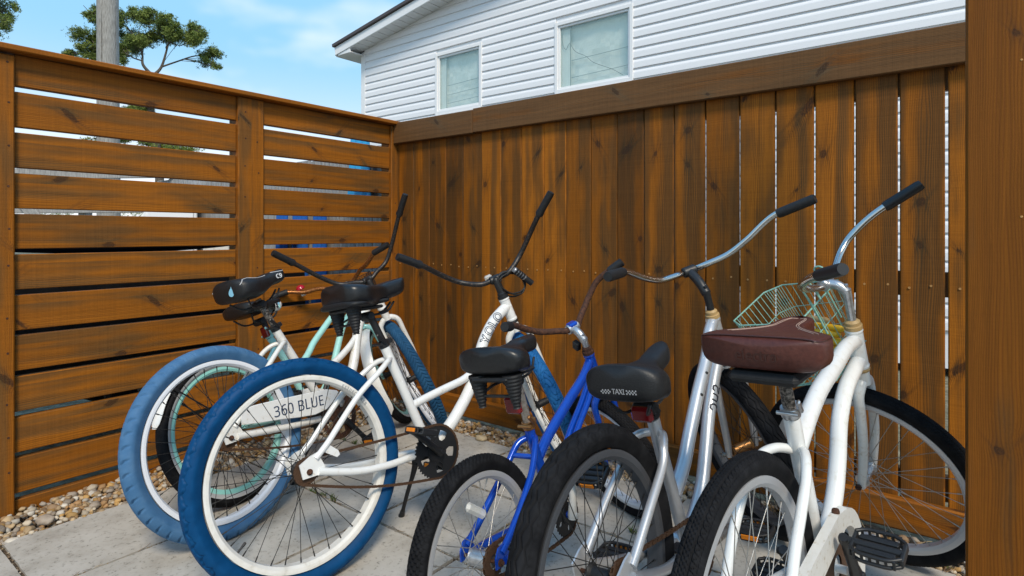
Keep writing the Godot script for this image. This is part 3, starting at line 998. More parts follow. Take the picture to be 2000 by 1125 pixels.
# ------------------------------------------------------------------ what shows through the slats
func beyond_the_fence():
	var f := thing("picket_fence", "weathered grey picket fence seen through the gaps of the slatted fence", "fence", yard)
	rng.seed = 61
	for k in 40:
		var a := -0.12 - 0.094 * k
		var s := mb()
		var hh := 1.70 + rng.randf_range(-0.015, 0.015)
		box(s, Vector3(0.090, hh, 0.018), 0.002)
		part(f, "picket", s, M.grey_timber, at(Vector3(a, hh * 0.5 - 0.03, -0.03 + rng.randf_range(-0.003, 0.003)), Vector3(0, 0, rng.randf_range(-0.006, 0.006))))
	for y in [0.35, 1.45]:
		part(f, "rail", boxm(Vector3(3.9, 0.09, 0.038), 0.003), M.grey_timber, at(Vector3(-2.0, y, -0.059)))
	# royal blue towels over the picket fence, and a sky blue one
	for q in [[-0.80, 0.10, 1.26, "royal blue towel hanging in folds on the grey picket fence, nearest the corner"], [-1.06, 0.12, 1.28, "royal blue towel hanging in folds on the picket fence, middle of three"], [-1.31, 0.10, 1.25, "royal blue towel hanging in folds on the picket fence, farthest from the corner"]]:
		single("towel", cloth_mesh(q[1], 0.95), M.cloth_blue, q[3], "towel", yard * at(Vector3(q[0], q[2] - 0.475, 0.03)), "blue towels on the picket fence")
	single("beach_towel", cloth_mesh(0.125, 0.42), M.board_sky, "bright sky blue towel draped over the top of the grey picket fence", "towel", yard * at(Vector3(-0.33, 1.56, 0.03)))
	# raised grey deck with a diagonal brace
	var d := thing("timber_deck", "raised grey timber deck with wide rails behind the slatted fence", "deck", Transform3D(Basis(Vector3.UP, -0.12), Vector3(-4.55, 0, -6.1)))
	for q in [[1.735, 0.12], [1.40, 0.17], [1.09, 0.14]]:
		part(d, "rail_board", boxm(Vector3(2.3, q[1], 0.04), 0.004), M.grey_timber, at(Vector3(0.0, q[0], 0.0)))
	for x in [-1.1, 0.0, 1.08]:
		part(d, "post", boxm(Vector3(0.09, 1.85, 0.09), 0.004), M.grey_timber, at(Vector3(x, 0.88, -0.07)))
	part(d, "brace", boxm(Vector3(0.13, 1.3, 0.03), 0.004), M.grey_timber, at(Vector3(-0.55, 1.35, 0.04), Vector3(0, 0, 0.72)))
	part(d, "floor", boxm(Vector3(2.3, 0.05, 1.6), 0.004), M.grey_timber, at(Vector3(0, 0.98, -0.9)))
	# covered trailer with a kayak on it
	var t := thing("covered_trailer", "low trailer under a black tarpaulin behind the slatted fence", "trailer", yard * at(Vector3(-1.15, 0, 1.15)))
	var tp := mb()
	var n := FastNoiseLite.new()
	n.seed = 8
	n.frequency = 2.2
	var prof := [[-0.42, 0.28], [-0.43, 0.55], [-0.40, 0.84], [-0.28, 0.93], [0.0, 0.955], [0.28, 0.93], [0.40, 0.84], [0.43, 0.55], [0.42, 0.28]]
	for k in 20:
		for j in prof.size() - 1:
			var P := []
			for q in [[0, 0], [1, 0], [1, 1], [0, 1]]:
				var z: float = -0.95 + 1.9 * (k + q[0]) / 20.0
				var pp: Array = prof[j + q[1]]
				P.append(Vector3(pp[0] * (1.0 + 0.05 * n.get_noise_2d(z * 2.0, pp[1] * 3.0)), pp[1] + 0.04 * n.get_noise_2d(z * 1.5 + 5.0, pp[0] * 2.0), z))
			var nn: Vector3 = (P[1] - P[0]).cross(P[3] - P[0]).normalized()
			quad(tp, P[0], P[1], P[2], P[3], nn if nn.dot(P[0] - Vector3(0, 0.5, P[0].z)) > 0 else -nn)
	for z in [-0.95, 0.95]:
		box(tp, Vector3(0.8, 0.62, 0.02), 0.0, at(Vector3(0, 0.58, z)))
	part(t, "tarpaulin", tp, M.black_matt)
	for sx in [-1.0, 1.0]:
		var wl := holder(t, "wheel", at(Vector3(sx * 0.36, 0.25, 0.0), Vector3(0, 0, PI / 2)))
		part(wl, "tyre", lathem([[0.13, -0.06], [0.25, -0.055], [0.265, -0.02], [0.265, 0.02], [0.25, 0.055], [0.13, 0.06]], 20), M.tyre_black)
		part(wl, "rim", lathem([[0.0, 0.05], [0.12, 0.045], [0.13, 0.0], [0.12, -0.045], [0.0, -0.05]], 16), M.rim_alloy)
	var kj := thing("kayak", "dark navy kayak with a pale edge lying on the covered trailer", "kayak", yard * at(Vector3(-1.12, 0.965, 1.25)))
	var hull := mb()
	var rim := []
	var rim2 := []
	for k in 25:
		var q := (k / 24.0) * 2.0 - 1.0
		var wd := 0.30 * sqrt(maxf(0.0, 1.0 - q * q)) + 0.004
		rim.append(Vector3(wd, 0.145 + 0.05 * q * q, q * 1.25))
		rim2.append(Vector3(-wd, 0.145 + 0.05 * q * q, q * 1.25))
	for k in 24:
		for j in 10:
			var P := []
			var N := []
			for c in [[0, 0], [1, 0], [1, 1], [0, 1]]:
				var q: float = ((k + c[0]) / 24.0) * 2.0 - 1.0
				var wd := 0.29 * sqrt(maxf(0.0, 1.0 - q * q)) + 0.004
				var th: float = TAU * (j + c[1]) / 10.0
				P.append(Vector3(cos(th) * wd, 0.14 + 0.05 * q * q + sin(th) * (0.13 if sin(th) < 0 else 0.06) * (1.0 - 0.5 * q * q), q * 1.25))
				N.append(Vector3(cos(th), sin(th), q * 0.5).normalized())
			quad_n(hull, P, N, [Vector2.ZERO, Vector2.ZERO, Vector2.ZERO, Vector2.ZERO])
	part(kj, "hull", hull, M.car_paint)
	var edge := mb()
	tube(edge, PackedVector3Array(rim), 0.014, 6)
	tube(edge, PackedVector3Array(rim2), 0.014, 6)
	part(kj, "rim", edge, M.rim_clean)
	# white cabinet and a small meter box
	var cb := thing("white_cabinet", "plain white outdoor cabinet behind the slatted fence", "cabinet", Transform3D(Basis(Vector3.UP, 0.5), Vector3(-3.2, 0, -5.45)))
	part(cb, "body", boxm(Vector3(0.42, 1.60, 0.4), 0.01), M.siding_trim, at(Vector3(0, 0.74, 0)))
	part(cb, "door", boxm(Vector3(0.36, 1.50, 0.02), 0.004), M.siding, at(Vector3(0, 0.76, 0.21)))
	part(cb, "handle", boxm(Vector3(0.02, 0.12, 0.025), 0.004), M.black, at(Vector3(0.13, 0.85, 0.232)))
	var mbx := thing("meter_box", "small cream meter box on a post behind the slatted fence", "box", Transform3D(Basis(Vector3.UP, 0.3), Vector3(-2.52, 0, -4.95)))
	part(mbx, "casing", boxm(Vector3(0.20, 0.13, 0.09), 0.008), M.rim_white, at(Vector3(0, 0.99, 0)))
	part(mbx, "post", boxm(Vector3(0.05, 0.95, 0.05), 0.004), M.grey_timber, at(Vector3(0, 0.45, -0.02)))
	# the pole
	var pl := thing("utility_pole", "tall weathered grey timber utility pole rising behind the slatted fence", "pole", Transform3D(Basis.IDENTITY, Vector3(-6.95, 0, -10.0)))
	var n2 := FastNoiseLite.new()
	n2.seed = 3
	n2.frequency = 0.8
	var ps := mb()
	var pts := PackedVector3Array()
	var rr := []
	for k in 24:
		pts.append(Vector3(0.006 * k * -0.4 + 0.004 * n2.get_noise_1d(k * 0.7), -0.1 + k * 0.5, 0))
		rr.append(0.178 - k * 0.0016 + 0.002 * n2.get_noise_1d(k * 3.0 + 50.0))
	tube(ps, pts, rr, 22)
	part(pl, "shaft", ps, M.pole)
	var cr := mb()
	rng.seed = 15
	for k in 16:
		var th := rng.randf_range(-1.9, 1.2)
		var yy := rng.randf_range(2.5, 6.5)
		var l := rng.randf_range(0.3, 1.3)
		var c0 := Vector3(sin(th) * 0.1712, yy, cos(th) * 0.1712)
		tube(cr, PackedVector3Array([c0, c0 + Vector3(0.004, l * 0.5, 0), c0 + Vector3(-0.004, l, 0)]), [0.001, 0.0045, 0.001], 4)
	part(pl, "drying_crack", cr, M.bark)

func cloth_mesh(hw: float, hh: float) -> SurfaceTool:
	var s := mb()
	var nx := 22
	for i in nx:
		for j in 6:
			var P := []
			var N := []
			for q in [[0, 0], [1, 0], [1, 1], [0, 1]]:
				var u := float(i + q[0]) / nx
				var v := float(j + q[1]) / 6.0
				P.append(Vector3((u - 0.5) * 2.0 * hw * (0.85 + 0.15 * v), (0.5 - v) * hh, 0.022 * sin(u * 21.0 + v * 0.7) * (0.4 + 0.6 * v)))
				N.append(Vector3(-cos(u * 21.0 + v * 0.7) * 0.8, 0, 1).normalized())
			quad_n(s, P, N, [Vector2.ZERO, Vector2.ZERO, Vector2.ZERO, Vector2.ZERO])
			for q in 4:
				P[q] = P[q] + Vector3(0, 0, -0.006)
				N[q] = -N[q]
			quad_n(s, P, N, [Vector2.ZERO, Vector2.ZERO, Vector2.ZERO, Vector2.ZERO])
	return s

# ------------------------------------------------------------------ trees
func trees():
	# x, height, half width and half height of each mass of foliage, metres
	var clumps := []
	for c in [[-17.98, 10.55, 0.33, 0.31], [-16.45, 10.77, 0.35, 0.31], [-15.68, 10.38, 0.49, 0.29], [-14.71, 10.18, 0.38, 0.22], [-13.91, 9.58, 0.38, 0.33], [-13.36, 9.62, 0.40, 0.40], [-13.21, 8.79, 0.38, 0.33], [-12.92, 8.41, 0.18, 0.15], [-16.30, 9.71, 0.44, 0.49], [-15.79, 9.18, 0.31, 0.27], [-15.02, 9.80, 0.66, 0.29], [-14.24, 9.62, 0.35, 0.27], [-18.29, 9.71, 0.49, 0.31], [-18.44, 9.01, 0.57, 0.35], [-16.72, 8.85, 0.22, 0.40], [-17.56, 10.07, 0.31, 0.44], [-17.18, 9.51, 0.35, 0.53], [-17.40, 10.51, 0.31, 0.31], [-16.78, 10.24, 0.35, 0.35], [-15.86, 6.53, 0.66, 0.27], [-18.33, 5.25, 0.57, 0.27], [-15.24, 4.92, 0.93, 0.29], [-17.01, 5.98, 0.66, 0.31], [-19.43, 8.92, 0.27, 0.15], [-16.78, 5.21, 0.44, 0.31]]:
		clumps.append([Vector3(c[0], c[1], 0), c[2], c[3]])
	var root := Vector3(-15.4, 0, -25.0)
	tree("spreading_tree", "dark green spreading tree with bare crooked limbs behind the pole", root, clumps, [Vector3(-15.4, 0, 0), Vector3(-15.2, 3.6, 0), Vector3(-15.6, 6.6, 0), Vector3(-15.5, 7.9, 0)], 0.20, 91, 13000)
	clumps = []
	for c in [[-17.70, 8.98, 0.25, 0.30], [-17.74, 8.34, 0.21, 0.14], [-17.28, 8.38, 0.28, 0.12], [-18.37, 8.80, 0.60, 0.46], [-18.73, 9.86, 0.81, 0.71], [-17.84, 9.86, 0.46, 0.46], [-19.61, 8.98, 0.71, 0.60], [-19.96, 10.22, 0.88, 0.71]]:
		clumps.append([Vector3(c[0], c[1], 0), c[2], c[3]])
	tree("leafy_tree", "leafy tree whose outer twigs reach in at the upper corner of the view", Vector3(-19.6, 0, -20.0), clumps, [Vector3(-19.6, 0, 0), Vector3(-19.5, 4.0, 0), Vector3(-19.3, 7.5, 0)], 0.24, 92, 4200)
	# far hedge line behind the neighbours' yards
	var cl := []
	rng.seed = 17
	for i in 16:
		cl.append([Vector3(-34.0 + i * 1.5, 1.2 + rng.randf() * 1.1, rng.randf_range(-1.0, 1.0)), rng.randf_range(0.9, 1.4), rng.randf_range(0.8, 1.2)])
	tree("far_hedge", "low dark hedge far behind the slatted fence", Vector3(-26, 0, -33), cl, [Vector3(-26, 0, 0), Vector3(-26, 0.6, 0)], 0.1, 93, 2200)

func tree(called: String, label: String, root: Vector3, clumps: Array, spine: Array, r: float, seed_: int, count: int):
	rng.seed = seed_
	var t := thing(called, label, "hedge" if called == "far_hedge" else "tree", Transform3D(Basis.IDENTITY, root))
	var loc := Vector3(-root.x, 0, 0)
	var sp := []
	for p in spine:
		sp.append(p + loc)
	var tp := spline(sp, 5)
	var rad := []
	for k in tp.size():
		rad.append(r * lerpf(1.0, 0.55, float(k) / tp.size()) * (1.25 if k == 0 else 1.0))
	var fork: Vector3 = tp[tp.size() - 1]
	part(t, "trunk", tubem(tp, rad, 10), M.bark)
	var total := 0.0
	for c in clumps:
		c[0] = c[0] + loc + Vector3(0, 0, rng.randf_range(-1.0, 1.0) * (c[1] + c[2]))
		total += c[1] * c[2]
	if called != "far_hedge":
		# each limb leaves the nearest wood already grown, so limbs fork from limbs
		var br := mb()
		var pool := []
		for k in range(int(tp.size() * 0.75), tp.size()):
			pool.append([tp[k], rad[k]])
		var order := clumps.duplicate()
		order.sort_custom(func(a, b2): return a[0].distance_to(fork) < b2[0].distance_to(fork))
		for c in order:
			var end: Vector3 = c[0]
			var best: Array = pool[0]
			var bd := 1e9
			for q in pool:
				var sc: float = q[0].distance_to(end) + 0.62 * q[0].distance_to(fork)
				if q[0].y > end.y + 0.3:
					sc += 1.2
				if sc < bd:
					bd = sc
					best = q
			var start: Vector3 = best[0]
			var ln := start.distance_to(end)
			var w := ln * 0.13
			var m1 := start.lerp(end, 0.35) + Vector3(rng.randf_range(-1, 1), rng.randf_range(-0.9, 0.5), rng.randf_range(-1, 1)) * w
			var m2 := start.lerp(end, 0.7) + Vector3(rng.randf_range(-1, 1), rng.randf_range(-0.6, 0.8), rng.randf_range(-1, 1)) * w
			var L := spline([start, m1, m2, end], 5)
			var r0: float = minf(best[1] * 0.72, r * 0.5)
			var rl := []
			for k in L.size():
				rl.append(lerpf(r0, 0.020, pow(float(k) / (L.size() - 1), 0.8)))
				if k > 2:
					pool.append([L[k], rl[k]])
			tube(br, L, rl, 6)
			for q in 8:
				var at_: Vector3 = L[rng.randi_range(6, L.size() - 1)]
				var tip := end + Vector3(rng.randf_range(-1, 1) * c[1], rng.randf_range(-0.7, 1) * c[2], rng.randf_range(-1, 1) * c[1]) * 0.95
				var mm := at_.lerp(tip, 0.5) + Vector3(rng.randf_range(-0.12, 0.12), rng.randf_range(-0.12, 0.15), rng.randf_range(-0.12, 0.12))
				tube(br, spline([at_, mm, tip], 3), 0.011, 4)
		part(t, "limbs", br, M.bark)
	var tuft := mb()
	for k in 14:
		var a := rng.randf() * TAU
		var e := rng.randf_range(-0.5, 1.2)
		var d := Vector3(cos(a) * cos(e), sin(e), sin(a) * cos(e))
		var w := d.cross(Vector3(rng.randf() - 0.5, rng.randf() - 0.5, rng.randf() - 0.5)).normalized() * 0.085
		var n := d.cross(w).normalized()
		var b := d * rng.randf_range(0.1, 0.4)
		var tipp := b + d * rng.randf_range(0.55, 0.9)
		var mid := b.lerp(tipp, 0.45)
		tri(tuft, [b, mid + w, tipp], [n, n, n], [Vector2.ZERO, Vector2.ZERO, Vector2.ZERO])
		tri(tuft, [b, tipp, mid - w], [n, n, n], [Vector2.ZERO, Vector2.ZERO, Vector2.ZERO])
	var A := []
	var C := []
	for c in clumps:
		var cnt := int(count * c[1] * c[2] / total)
		var subs := []
		for k in 9:
			var o := Vector3(rng.randfn(), rng.randfn(), rng.randfn()).limit_length(1.7) * 0.55
			subs.append([o, rng.randf_range(0.16, 0.36), rng.randf_range(0.0, 0.5)])
		for k in cnt:
			var sb: Array = subs[k % subs.size()]
			var d: Vector3 = sb[0] + Vector3(rng.randfn(), rng.randfn() * 0.75, rng.randfn()) * sb[1]
			var p: Vector3 = c[0] + d * Vector3(c[1], c[2], c[1]) * 1.12
			A.append(Transform3D(Basis.from_euler(Vector3(rng.randf() * TAU, rng.randf() * TAU, 0)).scaled(Vector3.ONE * rng.randf_range(0.08, 0.16)), p))
			C.append(Color(0.055, 0.105, 0.018).lerp(Color(0.22, 0.27, 0.05), clampf(rng.randf() * 0.6 + sb[2], 0.0, 1.0)))
	scatter("crown", tuft.commit(), A, C, M.leaf, "", "", t)
# ------------------------------------------------------------------ bicycles
# In a bicycle's own axes x runs forward from the rear tyre's contact point, y up, z to the rider's right.
var spoke_cache := {}

# depth of the tread's grooves at s metres off the crown line and t metres along the tyre
func tread(kind: String, t: float, s: float, edge: float) -> float:
	var a := absf(s) / edge
	if a > 1.0:
		return 0.0
	match kind:
		"wave":
			var d := 1e9
			for sd in [-1.0, 1.0]:
				var c: float = sd * edge * 0.62 + 0.0045 * sin(t * TAU / 0.052) + 0.002 * sin(t * TAU / 0.0217 + sd)
				d = minf(d, absf(s - c))
			d = minf(d, absf(s - 0.006 * sin(t * TAU / 0.104)) + (0.003 if fposmod(t, 0.104) < 0.03 else 0.0))
			return 1.0 - smoothstep(0.0022, 0.0050, d)
		"swoosh":
			var ph := fposmod(t + absf(s) * 0.9 + 0.006 * sin(absf(s) * 130.0), 0.044)
			var d := minf(absf(ph - 0.022), 0.03)
			var g := 1.0 - smoothstep(0.0024, 0.0052, d)
			return g * smoothstep(0.10, 0.22, a) * (1.0 - smoothstep(0.9, 1.0, a))
		"arch":
			var ph := fposmod(t - sqrt(absf(s) / edge) * 0.030 + 0.03, 0.021)
			return (1.0 - smoothstep(0.0014, 0.0032, absf(ph - 0.0105)))
		"curl":
			var q := sin(s * 150.0 + 1.7 * sin(t * 75.0)) + sin(t * 150.0 + 2.1 * sin(s * 120.0 + t * 31.0))
			return 1.0 - smoothstep(0.10, 0.34, absf(q))
		"zigzag":
			var z := absf(fposmod(t, 0.046) / 0.046 - 0.5) * 2.0
			var d := 1e9
			for c in [-0.62, -0.2, 0.2, 0.62]:
				var o: float = c * edge + (z - 0.5) * 0.009 * (1.0 if absf(c) > 0.4 else -1.0)
				d = minf(d, absf(s - o))
			var lug := 0.0
			if a > 0.84:
				lug = smoothstep(0.35, 0.65, absf(fposmod(t + a * 0.006, 0.015) / 0.015 - 0.5) * 2.0)
			return maxf(1.0 - smoothstep(0.0010, 0.0028, d), lug)
		"knob":
			var row := floorf((s / edge + 1.0) * 3.5)
			var off := 0.5 * fposmod(row, 2.0)
			var u := absf(fposmod(t / 0.0155 + off, 1.0) - 0.5) * 2.0
			var v := absf(fposmod((s / edge + 1.0) * 3.5, 1.0) - 0.5) * 2.0
			return maxf(smoothstep(0.55, 0.78, u), smoothstep(0.62, 0.84, v))
		"block":
			var d := 1e9
			for c in [-0.78, -0.30, 0.30, 0.78]:
				d = minf(d, absf(s - c * edge))
			var g := 1.0 - smoothstep(0.0008, 0.0022, d)
			if a > 0.30 and a < 0.78:
				var ph := absf(fposmod(t / 0.015, 1.0) - 0.5) * 2.0
				var tt := (a - 0.30) / 0.48
				g = maxf(g, 1.0 - smoothstep(0.05, 0.2, absf(ph - tt)))
			elif a <= 0.30:
				var q := absf(fposmod(t / 0.0095 + floorf(s / edge * 7.0) * 0.5, 1.0) - 0.5) * 2.0
				g = maxf(g, 0.8 * (1.0 - smoothstep(0.15, 0.4, q)))
			elif a > 0.8:
				g = maxf(g, 1.0 - smoothstep(0.12, 0.3, absf(fposmod(t / 0.010, 1.0) - 0.5) * 2.0))
			return g
	return 0.0

func tyre_mesh(rim_r: float, t: float, half: float, kind: String, depth: float, nt: int, ns := 44) -> ArrayMesh:
	var R := rim_r + t * 0.52
	var V := PackedVector3Array()
	var I := PackedInt32Array()
	var rad := t * 0.48
	var edge := half * 1.15
	# section from one bead round the crown to the other
	var sec := []
	for j in ns + 1:
		var q := float(j) / ns * 2.0 - 1.0
		var th := signf(q) * (absf(q) * 1.25 if absf(q) < 0.78 else 0.975 + (absf(q) - 0.78) / 0.22 * 1.42)
		var off := half * sin(th) if absf(th) < PI / 2 else signf(th) * lerpf(half, half * 0.52, (absf(th) - PI / 2) / 0.83)
		sec.append([cos(th), off, th * half * 1.05])
	for i in nt:
		var ang := TAU * i / nt
		var c := cos(ang)
		var sn := sin(ang)
		var tt := ang * (R + rad)
		for q in sec:
			var dp := 0.0
			if kind != "":
				dp = depth * tread(kind, tt, q[2], edge)
			var r: float = R + q[0] * (rad - dp)
			if q[0] < 0.0:
				r = R + q[0] * t * 0.56
			V.append(Vector3(c * r, sn * r, q[1]))
	var m := ns + 1
	for i in nt:
		var i2 := (i + 1) % nt
		for j in ns:
			var a := i * m + j
			var b := i2 * m + j
			I.append_array(PackedInt32Array([a, a + 1, b + 1, a, b + 1, b]))
	var arr := []
	arr.resize(Mesh.ARRAY_MAX)
	arr[Mesh.ARRAY_VERTEX] = V
	arr[Mesh.ARRAY_INDEX] = I
	var am := ArrayMesh.new()
	am.add_surface_from_arrays(Mesh.PRIMITIVE_TRIANGLES, arr)
	var st := SurfaceTool.new()
	st.create_from(am, 0)
	st.generate_normals()
	return st.commit()

# axle along z
func wheel(parent: Node, called: String, xf: Transform3D, o: Dictionary):
	var w := holder(parent, called, xf)
	var rr: float = o.rim
	part(w, "tyre", tyre_mesh(rr, o.t, o.half, o.get("tread", ""), o.get("depth", 0.0045), o.get("nt", 700), o.get("ns", 44)), o.tyre_mat)
	if o.has("wall"):
		var ws := mb()
		for sd in [-1.0, 1.0]:
			lathe(ws, [[rr + 0.001, sd * o.half * 0.64], [rr + 0.010, sd * (o.half * 0.93)], [rr + o.t * 0.40, sd * (o.half + 0.0012)]], at(Vector3.ZERO, Vector3(PI / 2, 0, 0)), 72)
		part(w, "whitewall", ws, o.wall)
	var rs := mb()
	var rw: float = o.get("rim_half", 0.016)
	var rd: float = o.get("rim_depth", 0.020)
	lathe(rs, [[rr - rd, 0.0], [rr - rd, rw * 0.62], [rr - rd * 0.55, rw * 0.98], [rr - 0.001, rw], [rr + 0.005, rw * 0.97], [rr + 0.005, rw * 0.8], [rr - 0.004, rw * 0.78], [rr - 0.004, -rw * 0.78], [rr + 0.005, -rw * 0.8], [rr + 0.005, -rw * 0.97], [rr - 0.001, -rw], [rr - rd * 0.55, -rw * 0.98], [rr - rd, -rw * 0.62], [rr - rd, 0.0]], at(Vector3.ZERO, Vector3(PI / 2, 0, 0)), 96)
	part(w, "rim", rs, o.rim_mat)
	var hb := mb()
	var hw: float = o.get("hub_half", 0.034)
	var hr: float = o.get("hub_r", 0.016)
	lathe(hb, [[0.0, -hw - 0.002], [0.021, -hw - 0.002], [0.023, -hw], [0.021, -hw + 0.004], [hr, -hw + 0.008], [hr, hw - 0.008], [0.021, hw - 0.004], [0.023, hw], [0.021, hw + 0.002], [0.0, hw + 0.002]], at(Vector3.ZERO, Vector3(PI / 2, 0, 0)), 18)
	part(w, "hub", hb, o.hub_mat)
	var ax := mb()
	var aw: float = o.get("axle_half", 0.066)
	lathe(ax, [[0.0, -aw - 0.006], [0.005, -aw - 0.006], [0.005, -aw], [0.0095, -aw], [0.0095, -aw + 0.008], [0.005, -aw + 0.008], [0.005, aw - 0.008], [0.0095, aw - 0.008], [0.0095, aw], [0.005, aw], [0.005, aw + 0.006], [0.0, aw + 0.006]], at(Vector3.ZERO, Vector3(PI / 2, 0, 0)), 10)
	part(w, "axle", ax, o.get("axle_mat", M.rust))
	# spokes, three-cross
	var n: int = o.get("spokes", 32)
	var key := "%.3f %s" % [rr - rd, o.spoke_mat.get_instance_id()]
	var fl := 0.0205
	var lenv := Vector3((rr - rd) - fl * cos(1.15), fl * sin(1.15), hw).length()
	if not spoke_cache.has(key):
		var s := mb()
		tube(s, PackedVector3Array([Vector3(0, 0, 0), Vector3(0, lenv - 0.016, 0)]), 0.00115, 5)
		tube(s, PackedVector3Array([Vector3(0, lenv - 0.017, 0), Vector3(0, lenv + 0.003, 0)]), 0.0021, 5)
		spoke_cache[key] = s.commit()
	for k in n:
		var sd := 1.0 if k % 2 == 0 else -1.0
		var tw := 1.15 if (k / 2) % 2 == 0 else -1.15
		var ar := TAU * (k + 0.5) / n
		var a: Vector3 = Vector3(cos(ar + tw) * fl, sin(ar + tw) * fl, sd * hw)
		var b: Vector3 = Vector3(cos(ar) * (rr - rd), sin(ar) * (rr - rd), sd * 0.003)
		part(w, "spoke", spoke_cache[key], o.spoke_mat, along(a, b - a))
	if o.has("valve"):
		var a: float = o.valve
		part(w, "valve", lathem([[0.0, 0.0], [0.0032, 0.0], [0.0038, 0.022], [0.0045, 0.024], [0.0045, 0.034], [0.0, 0.036]], 8), M.black, along(Vector3(cos(a), sin(a), 0) * (rr - rd + 0.003), -Vector3(cos(a), sin(a), 0)))
	if o.has("reflector"):
		var a: float = o.reflector
		part(w, "reflector", boxm(Vector3(0.024, 0.082, 0.016), 0.007), M.clear_lens, Transform3D(Basis(Vector3.BACK, a + o.get("reflector_turn", 0.0)), Vector3(cos(a), sin(a), 0) * rr * 0.62 + Vector3(0, 0, 0.014)))
	return w

# A padded saddle, nose towards +x, its underside at y = 0. P: length behind and ahead of the clamp, width, nose width,
# thickness, dish, nose drop, share of the thickness below its widest line, tail squareness, boxiness, nose taper.
# saddle_pt: the point at q along it (0 tail, 1 nose) and a round its section (0 right side, a quarter turn the top)
func saddle_pt(P: Array, q: float, a: float) -> Vector3:
	var thick: float = P[4]
	var dish: float = P[5]
	var skirt: float = P[7]
	var tail: float = P[8]
	var boxy: float = P[9]
	var x := lerpf(-P[0], P[1], q)
	var hw := lerpf(P[2] * 0.5, P[3] * 0.5, smoothstep(0.22, 0.66, q))
	if q < 0.16:
		hw *= pow(maxf(0.0, 1.0 - pow(1.0 - q / 0.16, 2.4)), 0.5) * (1.0 - tail) + tail
	if q > 0.86:
		hw *= sqrt(maxf(0.0, 1.0 - pow((q - 0.86) / 0.14, 2.0)))
	var th: float = thick * (1.0 - P[10] * smoothstep(0.3, 0.8, q))
	if q > 0.86:
		th *= 0.45 + 0.55 * sqrt(maxf(0.0, 1.0 - pow((q - 0.86) / 0.14, 2.0)))
	if q < 0.10:
		th *= 0.80 + 0.2 * sqrt(1.0 - pow(1.0 - q / 0.10, 2.0))
	var lift: float = dish * (pow(1.0 - q, 2.0) * 0.6 + 0.5 * q * q - 0.35 * sin(PI * clampf((q - 0.2) / 0.5, 0.0, 1.0))) - P[6] * smoothstep(0.6, 1.0, q)
	var cs := cos(a)
	var sn := sin(a)
	var e := lerpf(lerpf(0.60, 0.36, boxy), 0.85, smoothstep(0.3, 0.8, q))
	var zz := signf(cs) * pow(absf(cs), e) * hw
	var yy := signf(sn) * pow(absf(sn), lerpf(0.95, 0.5, boxy) if sn > 0 else 0.5)
	var y: float = lift + (yy * th * (1.0 - skirt) if sn > 0.0 else yy * th * skirt) - th * (1.0 - skirt) + thick
	# a shallow channel along the crown
	if sn > 0.7:
		y -= 0.006 * (1.0 - absf(cs)) * smoothstep(0.0, 0.4, q)
	return Vector3(x, y, zz)

# a place on the saddle's skin, y up and z out of it, for marks and stitching
func saddle_spot(P: Array, q: float, a: float) -> Transform3D:
	var c := saddle_pt(P, q, a)
	var dq := (saddle_pt(P, q + 0.02, a) - saddle_pt(P, maxf(q - 0.02, 0.0), a)).normalized()
	var da := (saddle_pt(P, q, a + 0.06) - saddle_pt(P, q, a - 0.06)).normalized()
	var n := dq.cross(da).normalized()
	if n.dot(c - Vector3(c.x, P[4] * 0.4, 0)) < 0.0:
		n = -n
	var up := (Vector3.UP - n * n.y).normalized()
	return Transform3D(Basis(up.cross(n), up, n), c)

func saddle_line(P: Array, pts: Array, r: float) -> SurfaceTool:
	var L := PackedVector3Array()
	for k in pts.size() - 1:
		for j in 8:
			var t := j / 8.0
			L.append(saddle_pt(P, lerpf(pts[k][0], pts[k + 1][0], t), lerpf(pts[k][1], pts[k + 1][1], t)))
	return tubem(L, r, 5)

func saddle_mesh(P: Array) -> SurfaceTool:
	var s := mb()
	var N := 30
	var Q := 30
	var thick: float = P[4]
	var grid := []
	for i in N + 1:
		var row := []
		for j in Q:
			row.append(saddle_pt(P, float(i) / N, TAU * j / Q))
		grid.append(row)
	s.set_smooth_group(0)
	for i in N:
		for j in Q:
			var a: Vector3 = grid[i][j]
			var b: Vector3 = grid[i + 1][j]
			var c: Vector3 = grid[i + 1][(j + 1) % Q]
			var d: Vector3 = grid[i][(j + 1) % Q]
			var ctr: Vector3 = Vector3((a.x + c.x) * 0.5, thick * 0.4, 0)
			for t in [[a, b, c], [a, c, d]]:
				var nn: Vector3 = (t[1] - t[0]).cross(t[2] - t[0])
				if nn.length() < 1e-10:
					continue
				for v in (t if nn.dot((t[0] + t[1] + t[2]) / 3.0 - ctr) < 0.0 else [t[0], t[2], t[1]]):
					s.add_vertex(v)
	for e in [0, N]:
		var row: Array = grid[e]
		var mid := Vector3.ZERO
		for p in row:
			mid += p / Q
		for j in Q:
			var t := [mid, row[j], row[(j + 1) % Q]]
			var nn: Vector3 = (t[1] - t[0]).cross(t[2] - t[0])
			if nn.length() < 1e-10:
				continue
			var outw := Vector3(-1 if e == 0 else 1, 0, 0)
			for v in (t if nn.dot(outw) < 0.0 else [t[0], t[2], t[1]]):
				s.add_vertex(v)
	s.index()
	s.generate_normals()
	return s

